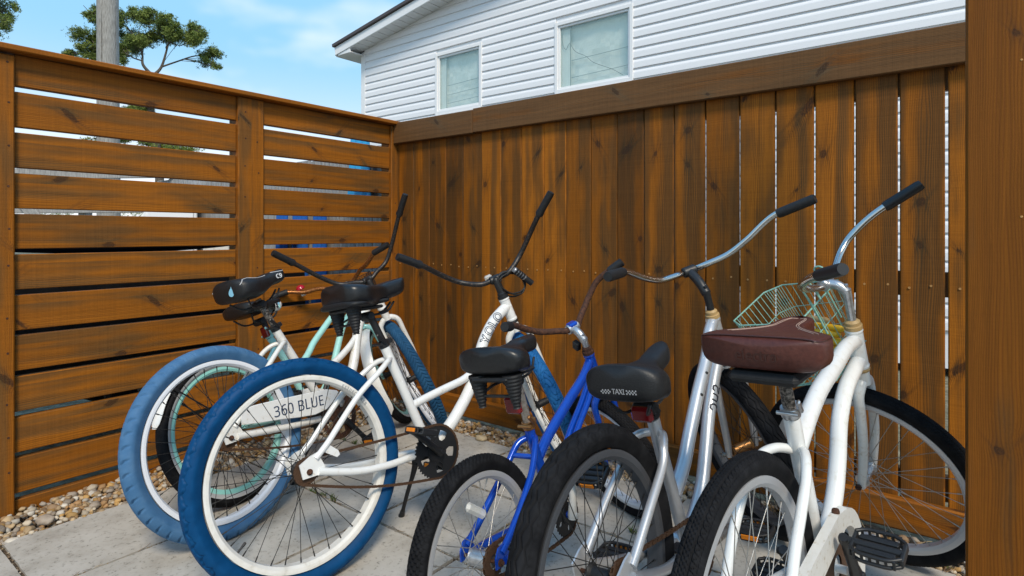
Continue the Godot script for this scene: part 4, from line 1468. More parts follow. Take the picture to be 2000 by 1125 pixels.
# saddle with its rails, clamp and rear springs. style: boots, coils or none
func saddle(bike: Node3D, xf: Transform3D, mesh: SurfaceTool, m: Material, style: String) -> Node3D:
	var o := holder(bike, "saddle", xf)
	part(o, "cover", mesh, m)
	var r := mb()
	for sd in [-1.0, 1.0]:
		tube(r, spline([Vector3(0.105, 0.012, sd * 0.012), Vector3(0.065, -0.022, sd * 0.020), Vector3(0.0, -0.028, sd * 0.022), Vector3(-0.06, -0.030, sd * 0.035), Vector3(-0.09, -0.052 if style == "boots" else 0.006, sd * 0.062)], 4), 0.0042, 6)
	if style == "boots":
		rod(r, Vector3(-0.09, -0.052, -0.064), Vector3(-0.09, -0.052, 0.064), 0.0048, 6)
	part(o, "rail", r, M.black)
	var cl := mb()
	if style == "boots":
		box(cl, Vector3(0.15, 0.012, 0.13), 0.005, at(Vector3(-0.045, 0.0, 0)))
	lathe(cl, [[0.0, -0.032], [0.013, -0.032], [0.017, -0.026], [0.017, 0.026], [0.013, 0.032], [0.0, 0.032]], at(Vector3(-0.005, -0.030, 0), Vector3(PI / 2, 0, 0)), 12)
	part(o, "clamp", cl, M.black_matt)
	for sd in [-1.0, 1.0]:
		if style == "boots":
			var pr := [[0.0, -0.086], [0.012, -0.086]]
			for k in 9:
				var y := -0.082 + k * 0.0102
				var rr := lerpf(0.011, 0.028, pow(k / 8.0, 0.9))
				pr.append([rr - 0.001, y])
				pr.append([rr + 0.0010, y + 0.005])
				pr.append([rr, y + 0.010])
			pr.append([0.0, 0.012])
			part(o, "spring_boot", lathem(pr, 18, at(Vector3(-0.088, 0.0, sd * 0.062))), M.black_matt)
		elif style == "coils":
			var pts := PackedVector3Array()
			for k in 61:
				var a := k / 60.0 * TAU * 5.0
				pts.append(Vector3(-0.088 + cos(a) * 0.017, -0.052 + 0.055 * k / 60.0, sd * 0.06 + sin(a) * 0.017))
			part(o, "coil_spring", tubem(pts, 0.0032, 5), M.black)
	return o

func pedal(parent: Node, p: Vector3, sd: float, tilt: float, m: Material, lenses := true):
	# stands off the crank end; sd is the side it points to
	var o := holder(parent, "pedal", Transform3D(Basis(Vector3.BACK, tilt), p))
	var b := mb()
	var L := 0.092
	var c := sd * (L * 0.5 + 0.012)
	rod(b, Vector3(0, 0, 0), Vector3(0, 0, sd * (L + 0.012)), 0.0095, 10)
	for q in [-1.0, 1.0]:
		var pts := [Vector3(q * 0.028, 0, c - sd * L * 0.5), Vector3(q * 0.040, 0, c - sd * L * 0.30), Vector3(q * 0.042, 0, c), Vector3(q * 0.040, 0, c + sd * L * 0.30), Vector3(q * 0.026, 0, c + sd * L * 0.52)]
		for y in [-0.0085, 0.0085]:
			var up := []
			for v in pts:
				up.append(v + Vector3(0, y, 0))
			tube(b, spline(up, 3), 0.0042, 6)
		for k in 6:
			var z := c + sd * L * (k / 5.0 - 0.5) * 0.8
			box(b, Vector3(0.006, 0.020, 0.005), 0.0008, at(Vector3(q * 0.040, 0, z)))
		box(b, Vector3(0.014, 0.014, L * 0.80), 0.002, at(Vector3(q * 0.020, 0, c)))
	box(b, Vector3(0.070, 0.018, 0.007), 0.002, at(Vector3(0, 0, c - sd * L * 0.5)))
	box(b, Vector3(0.060, 0.018, 0.008), 0.002, at(Vector3(0, 0, c + sd * L * 0.52)))
	part(o, "body", b, m)
	if not lenses:
		return
	for q in [-1.0, 1.0]:
		part(o, "reflector", boxm(Vector3(0.006, 0.013, 0.046), 0.001), M.orange_lens, at(Vector3(q * 0.0455, 0, c)))

# crank set on the right, its chain ring and chain, the opposite arm and both pedals
func cranks(bike: Node3D, bb: Vector2, ring_r: float, hub_y: float, arm: Vector2, o: Dictionary):
	var cz: float = o.get("line", 0.045)
	if ring_r > 0.0:
		var s := mb()
		var n := int(ring_r * TAU / 0.0127)
		var hole := []
		# outline with teeth
		var poly := PackedVector2Array()
		for k in n * 4:
			var a := TAU * k / (n * 4)
			var r: float = ring_r + [0.0022, 0.0022, -0.0028, -0.0028][k % 4]
			poly.append(Vector2(cos(a), sin(a)) * r)
		var inner := PackedVector2Array()
		for k in 48:
			inner.append(Vector2(cos(TAU * k / 48.0), sin(TAU * k / 48.0)) * ring_r * 0.80)
		for k in n * 4:
			var i2 := (k + 1) % (n * 4)
			var a0: Vector2 = poly[k]
			var a1: Vector2 = poly[i2]
			var b0: Vector2 = a0.normalized() * ring_r * 0.80
			var b1: Vector2 = a1.normalized() * ring_r * 0.80
			for z in [-0.0016, 0.0016]:
				quad(s, Vector3(a0.x, a0.y, z), Vector3(a1.x, a1.y, z), Vector3(b1.x, b1.y, z), Vector3(b0.x, b0.y, z), Vector3(0, 0, signf(z)))
			var en := Vector3(a0.x + a1.x, a0.y + a1.y, 0).normalized()
			quad(s, Vector3(a0.x, a0.y, -0.0016), Vector3(a1.x, a1.y, -0.0016), Vector3(a1.x, a1.y, 0.0016), Vector3(a0.x, a0.y, 0.0016), en)
			quad(s, Vector3(b0.x, b0.y, -0.0016), Vector3(b1.x, b1.y, -0.0016), Vector3(b1.x, b1.y, 0.0016), Vector3(b0.x, b0.y, 0.0016), -en)
		for k in 5:
			var a := TAU * k / 5.0 + 0.4
			var d := Vector2(cos(a), sin(a))
			var p := Vector2(-d.y, d.x)
			slab(s, PackedVector2Array([d * 0.018 - p * 0.020, d * ring_r * 0.55 - p * 0.017, d * ring_r * 0.82 - p * 0.036, d * ring_r * 0.82 + p * 0.036, d * ring_r * 0.55 + p * 0.017, d * 0.018 + p * 0.020]), -0.0015, 0.0015)
		lathe(s, [[0.0, 0.006], [ring_r * 0.42, 0.004], [ring_r * 0.44, -0.004], [0.0, -0.006]], at(Vector3.ZERO, Vector3(PI / 2, 0, 0)), 20)
		part(bike, "chainring", s, o.get("ring_mat", M.black), at(Vector3(bb.x, bb.y, cz)))
		# rear sprocket
		var c := mb()
		lathe(c, [[0.018, 0.0015], [0.036, 0.0015], [0.0385, 0.0], [0.036, -0.0015], [0.018, -0.0015]], at(Vector3.ZERO, Vector3(PI / 2, 0, 0)), 22)
		for k in 18:
			var a := TAU * k / 18.0
			box(c, Vector3(0.005, 0.0035, 0.002), 0.0004, Transform3D(Basis(Vector3.BACK, a), Vector3(cos(a), sin(a), 0) * 0.0385))
		part(bike, "sprocket", c, M.chain, at(Vector3(0, hub_y, cz)))
		part(bike, "chain", chain_mesh(Vector2(0, hub_y), 0.0395, bb, ring_r, cz, o.get("sag", 0.012)), M.chain)
	# bottom bracket shell and arms
	part(bike, "bottom_bracket", lathem([[0.0, -0.052], [0.010, -0.052], [0.010, -0.038], [0.021, -0.036], [0.023, -0.034], [0.023, 0.034], [0.021, 0.036], [0.010, 0.038], [0.010, 0.062], [0.0, 0.062]], 20, at(Vector3(bb.x, bb.y, 0), Vector3(PI / 2, 0, 0))), o.frame_mat)
	for sd in [1.0, -1.0]:
		var v: Vector2 = arm * sd
		var z: float = sd * o.get("arm_z", 0.064)
		var a := Vector3(bb.x, bb.y, z)
		var b := Vector3(bb.x + v.x, bb.y + v.y, z + sd * 0.008)
		var s := mb()
		var d := (b - a).normalized()
		var xf := along((a + b) * 0.5, d)
		var pts := PackedVector3Array([a - d * 0.012, a, a + d * 0.03, b - d * 0.02, b, b + d * 0.010])
		tube(s, pts, [0.012, 0.0155, 0.0125, 0.0105, 0.0125, 0.010], 10)
		lathe(s, [[0.0, 0.010], [0.008, 0.010], [0.0095, 0.005], [0.0095, -0.005]], Transform3D(Basis(Vector3.RIGHT, sd * PI / 2), a + Vector3(0, 0, sd * 0.008)), 10)
		part(bike, "crank_arm", s, o.get("arm_mat", M.black))
		pedal(bike, b + Vector3(0, 0, sd * 0.006), sd, o.get("tilt", 0.3), o.get("pedal_mat", M.black), o.get("lenses", true))

func chain_mesh(c0: Vector2, r0: float, c1: Vector2, r1: float, z: float, sag: float) -> SurfaceTool:
	# closed path: top run, round the ring, bottom run, round the sprocket
	var d := c1 - c0
	var L := d.length()
	var base := d.angle()
	var off := asin((r1 - r0) / L)
	var ta := base + PI / 2 + off
	var ba := base - PI / 2 - off
	var P := PackedVector2Array()
	var t0 := c0 + Vector2.from_angle(ta) * r0
	var t1 := c1 + Vector2.from_angle(ta) * r1
	var b0 := c0 + Vector2.from_angle(ba) * r0
	var b1 := c1 + Vector2.from_angle(ba) * r1
	for k in 60:
		P.append(t0.lerp(t1, k / 60.0) - Vector2(0, sag * 0.3 * sin(PI * k / 60.0)))
	for k in 30:
		P.append(c1 + Vector2.from_angle(lerpf(ta, ba, k / 30.0)) * r1)
	for k in 60:
		P.append(b1.lerp(b0, k / 60.0) - Vector2(0, sag * sin(PI * k / 60.0)))
	for k in 20:
		P.append(c0 + Vector2.from_angle(lerpf(ba, ta - TAU, k / 20.0)) * r0)
	var s := mb()
	var pitch := 0.0127
	var carry := 0.0
	var prev := P[0]
	var k := 0
	for i in range(1, P.size() + 1):
		var q := P[i % P.size()]
		var seg := prev.distance_to(q)
		while carry + seg >= pitch:
			var t := (pitch - carry) / seg
			var c := prev.lerp(q, t)
			seg -= pitch - carry
			var dir := (q - prev).normalized()
			var bs := Basis(Vector3.BACK, dir.angle())
			if k % 2 == 0:
				for sd in [-1.0, 1.0]:
					box(s, Vector3(0.0185, 0.0082, 0.0012), 0.0, Transform3D(bs, Vector3(c.x, c.y, z + sd * 0.0033)))
			else:
				box(s, Vector3(0.0160, 0.0078, 0.0044), 0.0, Transform3D(bs, Vector3(c.x, c.y, z)))
			prev = c
			carry = 0.0
			k += 1
		carry += seg
		prev = q
	return s

# frame, stays, fork, bars and both wheels from a bicycle's measures
func bicycle(o: Dictionary) -> Node3D:
	var psi: float = o.heading
	var phi: float = o.lean
	var u := Vector3(sin(psi), 0, -cos(psi))
	var r := Vector3(cos(psi), 0, sin(psi))
	var v := Vector3.UP * cos(phi) - r * sin(phi)
	var w := r * cos(phi) + Vector3.UP * sin(phi)
	var b := thing("bicycle", o.label, "bicycle", Transform3D(Basis(u, v, w), Vector3(o.x, 0, -o.z)), "bicycles parked in the fenced corner")
	var R: float = o.rear.rim + o.rear.t
	# frame
	var f := mb()
	for t in o.tubes:
		var pts := []
		for p in t[0]:
			pts.append(Vector3(p.x, p.y, p.z if p is Vector3 else 0.0))
		tube(f, spline(pts, 5 if pts.size() > 2 else 1), t[1], 14)
	var st := mb()
	for sd in [-1.0, 1.0]:
		for t in o.stays:
			var pts := []
			for p in t[0]:
				pts.append(Vector3(p.x, p.y, p.z * sd))
			tube(f, spline(pts, 5), t[1], 12)
		# dropout plate
		var dp := PackedVector2Array()
		for q in o.get("dropout", [Vector2(-0.030, 0.026), Vector2(0.005, 0.045), Vector2(0.030, 0.052), Vector2(0.052, 0.004), Vector2(0.040, -0.016), Vector2(-0.022, -0.018)]):
			dp.append(q + Vector2(0, R))
		slab(f, dp, sd * 0.0565, sd * 0.0615)
	part(b, "frame", f, o.paint)
	# steering
	var ha: float = o.head_angle
	var de: float = o.steer
	var axd := Vector3(-cos(ha), sin(ha), 0)
	var fw := Vector3(sin(ha), cos(ha), 0)
	var f2 := fw * cos(de) - Vector3.BACK * sin(de)
	var l2 := Vector3.BACK * cos(de) + fw * sin(de)
	var S := Transform3D(Basis(f2, axd, l2), Vector3(o.head_x, o.head_y, 0))
	var S0 := Transform3D(Basis(fw, axd, Vector3.BACK), Vector3(o.head_x, o.head_y, 0))
	var ht: float = o.head_top
	var hl: float = o.head_low
	part(b, "head_tube", lathem([[0.0, hl], [o.head_r + 0.001, hl], [o.head_r + 0.002, hl + 0.006], [o.head_r, hl + 0.012], [o.head_r, ht - 0.012], [o.head_r + 0.002, ht - 0.006], [o.head_r + 0.001, ht], [0.0, ht]], 20), o.paint, S0)
	part(b, "headset", lathem([[0.0, ht + 0.0005], [o.head_r + 0.002, ht + 0.0005], [o.head_r + 0.002, ht + 0.012], [o.head_r - 0.002, ht + 0.014], [o.head_r - 0.002, ht + 0.024], [0.014, ht + 0.030], [0.0, ht + 0.030]], 20), o.get("headset_mat", M.black), S0)
	part(b, "crown_race", lathem([[0.0, hl - 0.012], [o.head_r, hl - 0.012], [o.head_r + 0.002, hl - 0.006], [o.head_r, hl - 0.0005], [0.0, hl - 0.0005]], 20), o.get("race_mat", M.black_matt), S0)
	# fork
	var L: float = o.fork
	var fr: Dictionary = o.front
	var Rf: float = fr.rim + fr.t
	var cy := -L + Rf + 0.022
	var fk := mb()
	var lr: float = o.get("leg_r", 0.0135)
	tube(fk, PackedVector3Array([Vector3(0, hl - 0.01, 0), Vector3(0, cy - 0.002, 0)]), o.head_r * 0.92, 14)
	for sd in [-1.0, 1.0]:
		var wz: float = fr.half + lr + 0.008
		var pts := spline([Vector3(0.0, cy + 0.010, sd * 0.004), Vector3(0.002, cy - 0.002, sd * wz * 0.55), Vector3(0.004, cy - 0.030, sd * (wz - 0.002)), Vector3(0.006, cy - 0.09, sd * wz), Vector3(0.014, -L + 0.16, sd * (wz + 0.003)), Vector3(0.030, -L + 0.06, sd * (wz + 0.002)), Vector3(0.045, -L - 0.012, sd * (wz + 0.002))], 5)
		var rl := []
		for k in pts.size():
			rl.append(lr * (1.12 if k < 8 else lerpf(1.08, 0.86, float(k - 8) / (pts.size() - 9))))
		tube(fk, pts, rl, 12)
	part(b, "fork", fk, o.get("fork_paint", o.paint), S)
	var fo := fr.duplicate()
	fo.axle_half = fr.half + 2.0 * lr + 0.020
	wheel(b, "front_wheel", S * Transform3D(Basis.IDENTITY, Vector3(0.045, -L, 0)), fo)
	wheel(b, "rear_wheel", Transform3D(Basis(Vector3.BACK, o.get("rear_turn", 0.0)), Vector3(0, R, 0)), o.rear)
	# bars: centre, then the right-hand bends as (ahead, up, out)
	var c0: Vector3 = o.bar[0]
	var pts := []
	var outs: Array = o.bar.slice(1)
	for k in range(outs.size() - 1, -1, -1):
		pts.append(Vector3(outs[k].x, outs[k].y, -outs[k].z))
	pts.append(c0 + Vector3(0, 0, -0.025))
	pts.append(c0 + Vector3(0, 0, 0.025))
	for q in outs:
		pts.append(q)
	var bars := mb()
	tube(bars, spline(pts, 8), o.get("bar_r", 0.0115), 12)
	var hb := part(b, "handlebar", bars, o.bar_mat, S)
	# grips over the last stretch of each side
	var e1: Vector3 = outs[-1]
	var e0: Vector3 = outs[-2]
	var gl: float = o.get("grip_len", 0.125)
	for sd in [-1.0, 1.0]:
		var a := Vector3(e1.x, e1.y, e1.z * sd)
		var c := Vector3(e0.x, e0.y, e0.z * sd)
		var dir := (c - a).normalized()
		var n := 15
		var gp := PackedVector3Array()
		var gr := []
		for k in n:
			gp.append(a - dir * 0.004 + dir * gl * k / (n - 1.0))
			var rr := 0.0165
			if k == 0:
				rr = 0.0145
			elif k == n - 1:
				rr = 0.0145
			elif k >= n - 3:
				rr = 0.0185 if o.get("flange", false) else 0.0165
			elif o.get("grip_rings", false):
				rr = 0.0160 + 0.0012 * float(k % 2)
			gr.append(rr)
		var g := mb()
		tube(g, gp, gr, 16)
		part(hb, "grip", g, o.get("grip_mat", M.black_matt))
	# stem
	var sm := mb()
	var q0: float = ht + 0.026
	var stem_style: String = o.get("stem_style", "quill")
	var top := Vector3(0.004, c0.y - 0.004, 0) if stem_style == "short" else Vector3(0.0, c0.y - o.get("stem_drop", 0.03), 0)
	tube(sm, PackedVector3Array([Vector3(0, q0 - 0.02, 0), Vector3(0, lerpf(q0, top.y, 0.5), 0), top]), [0.0125, 0.0125, 0.0135] if stem_style != "short" else 0.017, 14)
	tube(sm, spline([top + Vector3(0, -0.012, 0), top.lerp(c0, 0.35) + Vector3(0, 0.004, 0), c0 - (c0 - top).normalized() * 0.004], 4), o.get("stem_r", 0.0145), 12)
	lathe(sm, [[0.0, -0.024], [0.0165, -0.024], [0.0185, -0.020], [0.0185, 0.020], [0.0165, 0.024], [0.0, 0.024]], at(c0, Vector3(PI / 2, 0, 0)), 16)
	lathe(sm, [[0.0, 0.0], [0.006, 0.0], [0.006, 0.006], [0.0, 0.007]], at(top + Vector3(-0.002, 0.010, 0)), 8)
	part(b, "stem", sm, o.stem_mat, S)
	b.set_meta("steer_axes", S)
	# seat post
	var pa := Vector3(o.post[0].x, o.post[0].y, 0)
	var pb := Vector3(o.post[1].x, o.post[1].y, 0)
	part(b, "seat_post", tubem(PackedVector3Array([pa, pb]), o.get("post_r", 0.0135), 14), o.post_mat)
	var cd := (pb - pa).normalized()
	var cp := mb()
	var cr: float = o.get("collar_r", 0.0205)
	lathe(cp, [[0.0145, -0.012], [cr - 0.001, -0.012], [cr, -0.010], [cr, 0.010], [cr - 0.001, 0.012], [0.0145, 0.012]], along(Vector3(o.collar.x, o.collar.y, 0), cd), 18)
	box(cp, Vector3(0.016, 0.018, 0.026), 0.002, Transform3D(along(Vector3.ZERO, cd).basis, Vector3(o.collar.x, o.collar.y, 0)) * at(Vector3(0, 0, cr + 0.002)))
	rod(cp, Vector3(o.collar.x - cr - 0.003, o.collar.y, -0.022), Vector3(o.collar.x - cr - 0.003, o.collar.y, 0.026), 0.0050, 8)
	box(cp, Vector3(0.012, 0.052, 0.008), 0.003, at(Vector3(o.collar.x - cr - 0.003, o.collar.y + 0.02, 0.030), Vector3(0.2, 0, 0.9)))
	part(b, "seat_clamp", cp, o.collar_mat)
	return b

func v3(x: float, y: float, z: float) -> Vector3:
	return Vector3(x, y, z)

func v2(x: float, y: float) -> Vector2:
	return Vector2(x, y)

# a curled band over part of a wheel
func fender_mesh(r: float, half: float, a0: float, a1: float, tip: bool) -> SurfaceTool:
	var s := mb()
	var n := 40
	var q := 8
	for side in [0.0, 0.0014]:
		for k in n:
			for j in q:
				var P := []
				var N := []
				for c in [[0, 0], [1, 0], [1, 1], [0, 1]]:
					var tt := float(k + c[0]) / n
					var a := lerpf(a0, a1, tt)
					var wd := half
					if tip:
						wd *= minf(1.0, sqrt(maxf(0.0, 1.0 - pow(maxf(0.0, (tt - 0.88) / 0.12), 2.0))) + 0.03)
					var x: float = (float(j + c[1]) / q * 2.0 - 1.0)
					var rr: float = r + side - 0.014 * x * x
					P.append(Vector3(cos(a) * rr, sin(a) * rr, x * wd))
					N.append(Vector3(cos(a), sin(a), x * 0.6).normalized() * (1.0 if side > 0.0 else -1.0))
				quad_n(s, P, N, [Vector2.ZERO, Vector2.ZERO, Vector2.ZERO, Vector2.ZERO])
	return s

func kickstand(b: Node3D, p: Vector3, foot: Vector3):
	var s := mb()
	box(s, Vector3(0.05, 0.012, 0.07), 0.003, at(p + Vector3(0, 0.012, 0.02)))
	tube(s, PackedVector3Array([p + Vector3(0, 0.012, 0), p + Vector3(0, -0.012, -0.004)]), 0.014, 10)
	tube(s, spline([p + Vector3(0, -0.008, -0.002), p.lerp(foot, 0.25) + Vector3(0.004, 0, 0), p.lerp(foot, 0.6), p.lerp(foot, 0.92)], 4), [0.012, 0.012, 0.0115, 0.0105, 0.0095, 0.0085, 0.008, 0.008, 0.008, 0.0075, 0.0075, 0.0075, 0.0075], 8)
	part(b, "kickstand", s, M.black_matt)
	part(b, "kickstand_foot", tubem(PackedVector3Array([p.lerp(foot, 0.90), p.lerp(foot, 0.97), foot]), [0.009, 0.011, 0.013], 8), M.black)
# thin raised letters that wrap round a tube: each stroke is a list of (along, across) in letter heights
func wrapped_letters(parent: Node, called: String, glyphs: Array, path: PackedVector3Array, r: float, start: float, size: float, gap: float, face: Vector3, m: Material, pen := 0.0011):
	var run := [0.0]
	for k in range(1, path.size()):
		run.append(run[-1] + path[k].distance_to(path[k - 1]))
	var cur := start
	for g in glyphs:
		var s := mb()
		for stroke in g[1]:
			var pts := PackedVector3Array()
			var dense := []
			for k in stroke.size() - 1:
				for j in (1 if stroke.size() > 20 else 7):
					var f := float(j) / 7.0
					dense.append([lerpf(stroke[k][0], stroke[k + 1][0], f), lerpf(stroke[k][1], stroke[k + 1][1], f)])
			dense.append(stroke[-1])
			for q in dense:
				var d: float = cur + q[0] * size
				var k := 0
				while k < path.size() - 2 and run[k + 1] < d:
					k += 1
				var t: float = (d - run[k]) / maxf(run[k + 1] - run[k], 1e-6)
				var c := path[k].lerp(path[k + 1], t)
				var tn := (path[k + 1] - path[k]).normalized()
				var out := (face - tn * face.dot(tn)).normalized()
				var side := out.cross(tn)
				var a: float = q[1] * size / r
				pts.append(c + (out * cos(a) + side * sin(a)) * (r + 0.0004))
			tube(s, pts, pen, 5)
		part(parent, called, s, m)
		cur += (g[0] + gap) * size

func ring_stroke(cx: float, rx: float, ry: float) -> Array:
	var out := []
	for k in 25:
		out.append([cx + rx * cos(TAU * k / 24.0), ry * sin(TAU * k / 24.0)])
	return out
func bicycles():
	white_blue_front()
	white_blue_back()
	mint_bike()
	blue_bike()
	silver_bike()
	basket_bike()

func letter_outlines() -> Array:
	# Y O L O drawn as outlines, reading up the tube; along runs with the reading direction
	var Y := [[0.00, 0.5], [0.22, 0.5], [0.40, 0.12], [0.58, 0.5], [0.80, 0.5], [0.50, -0.06], [0.50, -0.5], [0.30, -0.5], [0.30, -0.06], [0.00, 0.5]]
	var Ls := [[0.0, 0.5], [0.2, 0.5], [0.2, -0.32], [0.58, -0.32], [0.58, -0.5], [0.0, -0.5], [0.0, 0.5]]
	return [[0.80, [Y]], [0.92, [ring_stroke(0.46, 0.46, 0.5), ring_stroke(0.46, 0.28, 0.32)]], [0.58, [Ls]], [0.92, [ring_stroke(0.46, 0.46, 0.5), ring_stroke(0.46, 0.28, 0.32)]]]

# ---- white cruiser with navy tyres, the one in front
func white_blue_front():
	var rear := {rim = 0.2887, t = 0.062, half = 0.031, tread = "wave", depth = 0.0075, nt = 1000, ns = 52, tyre_mat = M.tyre_navy, rim_mat = M.rim_white, rim_half = 0.026, rim_depth = 0.017, hub_mat = M.black_matt, hub_half = 0.030, spoke_mat = M.black_wire, spokes = 36, valve = 3.86}
	var front := rear.duplicate()
	front.tread = "curl"
	front.tyre_mat = M.tyre_bright_blue
	front.nt = 720
	front.valve = 1.0
	front.rim_half = 0.024
	front.hub_half = 0.036
	var down := [v3(0.974, 0.792, 0), v3(0.935, 0.772, 0), v3(0.872, 0.728, 0), v3(0.808, 0.653, 0), v3(0.765, 0.570, 0), v3(0.737, 0.515, 0), v3(0.701, 0.467, 0), v3(0.654, 0.416, 0), v3(0.590, 0.358, 0), v3(0.490, 0.290, 0)]
	var b := bicycle({label = "white cruiser bicycle with a navy rear tyre and outlined letters on its curved tube", x = -0.629, z = 1.805, heading = 0.8173, lean = 0.1839,
		rear = rear, front = front, paint = M.white_paint, fork_paint = M.old_white_paint,
		tubes = [[[v3(0.338, 0.700, 0), v3(0.490, 0.292, 0)], 0.0175], [down, 0.0235], [[v3(0.420, 0.462, 0), v3(0.480, 0.478, 0), v3(0.587, 0.500, 0), v3(0.679, 0.518, 0), v3(0.735, 0.542, 0)], 0.0155]],
		stays = [[[v3(0.352, 0.650, 0.010), v3(0.322, 0.642, 0.038), v3(0.276, 0.612, 0.053), v3(0.191, 0.551, 0.058), v3(0.120, 0.480, 0.060), v3(0.069, 0.425, 0.060), v3(0.024, 0.385, 0.060)], 0.0100], [[v3(0.030, 0.344, 0.060), v3(0.166, 0.308, 0.057), v3(0.282, 0.296, 0.050), v3(0.375, 0.296, 0.038), v3(0.478, 0.290, 0.014)], 0.0125]],
		head_angle = 1.2198, steer = 1.0328, head_x = 0.9704, head_y = 0.78, head_top = 0.051, head_low = -0.055, head_r = 0.0225, fork = 0.4805, leg_r = 0.0135,
		bar = [v3(0.020, 0.140, 0), v3(0.014, 0.148, 0.075), v3(0.040, 0.190, 0.150), v3(0.014, 0.262, 0.220), v3(-0.030, 0.325, 0.272), v3(-0.079, 0.406, 0.355)], bar_mat = M.spotted_black, stem_mat = M.black, stem_style = "short", grip_len = 0.120, flange = true,
		post = [v2(0.345, 0.690), v2(0.292, 0.815)], post_mat = M.black, collar = v2(0.337, 0.706), collar_mat = M.black})
	saddle(b, at(v3(0.285, 0.842, 0), v3(0, 0, 0.03)), saddle_mesh([0.130, 0.152, 0.252, 0.125, 0.084, 0.016, -0.012, 0.66, 0.66, 0.3, 0.18]), M.vinyl, "boots")
	part(b.get_node("saddle"), "skirt", saddle_mesh([0.133, 0.07, 0.258, 0.150, 0.024, 0.004, 0.0, 0.5, 0.66, 0.4, 0.2]), M.black_matt, at(v3(0, 0.004, 0)))
	cranks(b, v2(0.490, 0.290), 0.094, 0.3507, v2(-0.118, 0.104), {frame_mat = M.white_paint, tilt = -0.35, sag = 0.016, arm_z = 0.066})
	kickstand(b, v3(0.442, 0.262, -0.030), v3(0.454, 0.036, -0.190))
	# tab by the dropout and a brake arm
	var tb := mb()
	slab(tb, PackedVector2Array([v2(0.050, 0.412), v2(0.066, 0.420), v2(0.100, 0.392), v2(0.104, 0.378), v2(0.094, 0.372), v2(0.058, 0.394)]), 0.058, 0.062)
	part(b, "fender_tab", tb, M.white_paint)
	wrapped_letters(b, "letter", letter_outlines(), spline([v3(0.735, 0.512, 0), v3(0.765, 0.570, 0), v3(0.808, 0.653, 0), v3(0.872, 0.728, 0), v3(0.935, 0.772, 0), v3(0.974, 0.792, 0)], 8), 0.0236, 0.150, 0.041, 0.16, v3(-0.35, 0.15, 1.0), M.ink, 0.0016)
	# printed marks on the white rim
	var rt := b.get_node("rear_wheel")
	for k in 11:
		var a := 0.62 + k * 0.038
		text(rt, "rim_letter", "BEACHCRUISE"[k], 0.010, M.ink_grey, Transform3D(Basis(Vector3.BACK, a - PI / 2), v3(cos(a), sin(a), 0) * 0.281 + v3(0, 0, 0.0262)), "Droid Sans", 0.0006, true)
	# reflector at the fork, cable lock round the stem
	var S: Transform3D = b.get_meta("steer_axes")
	b.remove_meta("steer_axes")
	part(b, "hand_lamp", boxm(v3(0.024, 0.030, 0.034), 0.006), M.clear_lens, S * at(v3(0.055, 0.150, -0.02)))
	part(b, "lamp_bracket", boxm(v3(0.016, 0.022, 0.030), 0.004), M.black, S * at(v3(0.036, 0.140, -0.02)))
	cable_lock(b.transform * S)

func cable_lock(xf: Transform3D):
	var t := thing("cable_lock", "coiled black cable lock with a silver number barrel hung round white bicycle's stem", "lock", xf)
	var c := mb()
	var pts := PackedVector3Array()
	for k in 150:
		var a := k / 149.0 * TAU * 3.6
		var q := k / 149.0
		pts.append(v3(0.010 + 0.022 * (q - 0.5) + 0.016 * cos(a), 0.092 + 0.056 * sin(a) + 0.008 * sin(a * 0.7), 0.062 + 0.058 * cos(a + 0.3) + 0.006 * cos(a * 1.7)))
	tube(c, pts, 0.0036, 7)
	part(t, "cable", c, M.black_wire)
	var o := v3(0.0, 0.122, 0.108)
	var d := v3(0.1, -0.75, 0.45)
	part(t, "barrel", lathem([[0.0, -0.034], [0.012, -0.034], [0.0135, -0.030], [0.0135, 0.030], [0.012, 0.034], [0.0, 0.034]], 16, along(o, d)), M.alloy)
	var x := along(o, d)
	for k in 4:
		part(t, "number_wheel", lathem([[0.0132, -0.0055], [0.0152, -0.005], [0.0152, 0.005], [0.0132, 0.0055]], 16, x * at(v3(0, -0.020 + k * 0.0135, 0))), M.black)
	part(t, "end_cap", lathem([[0.0, -0.030], [0.0115, -0.030], [0.0135, -0.02], [0.0135, 0.02], [0.0, 0.02]], 14, along(o + d.normalized() * 0.056, d)), M.black_matt)

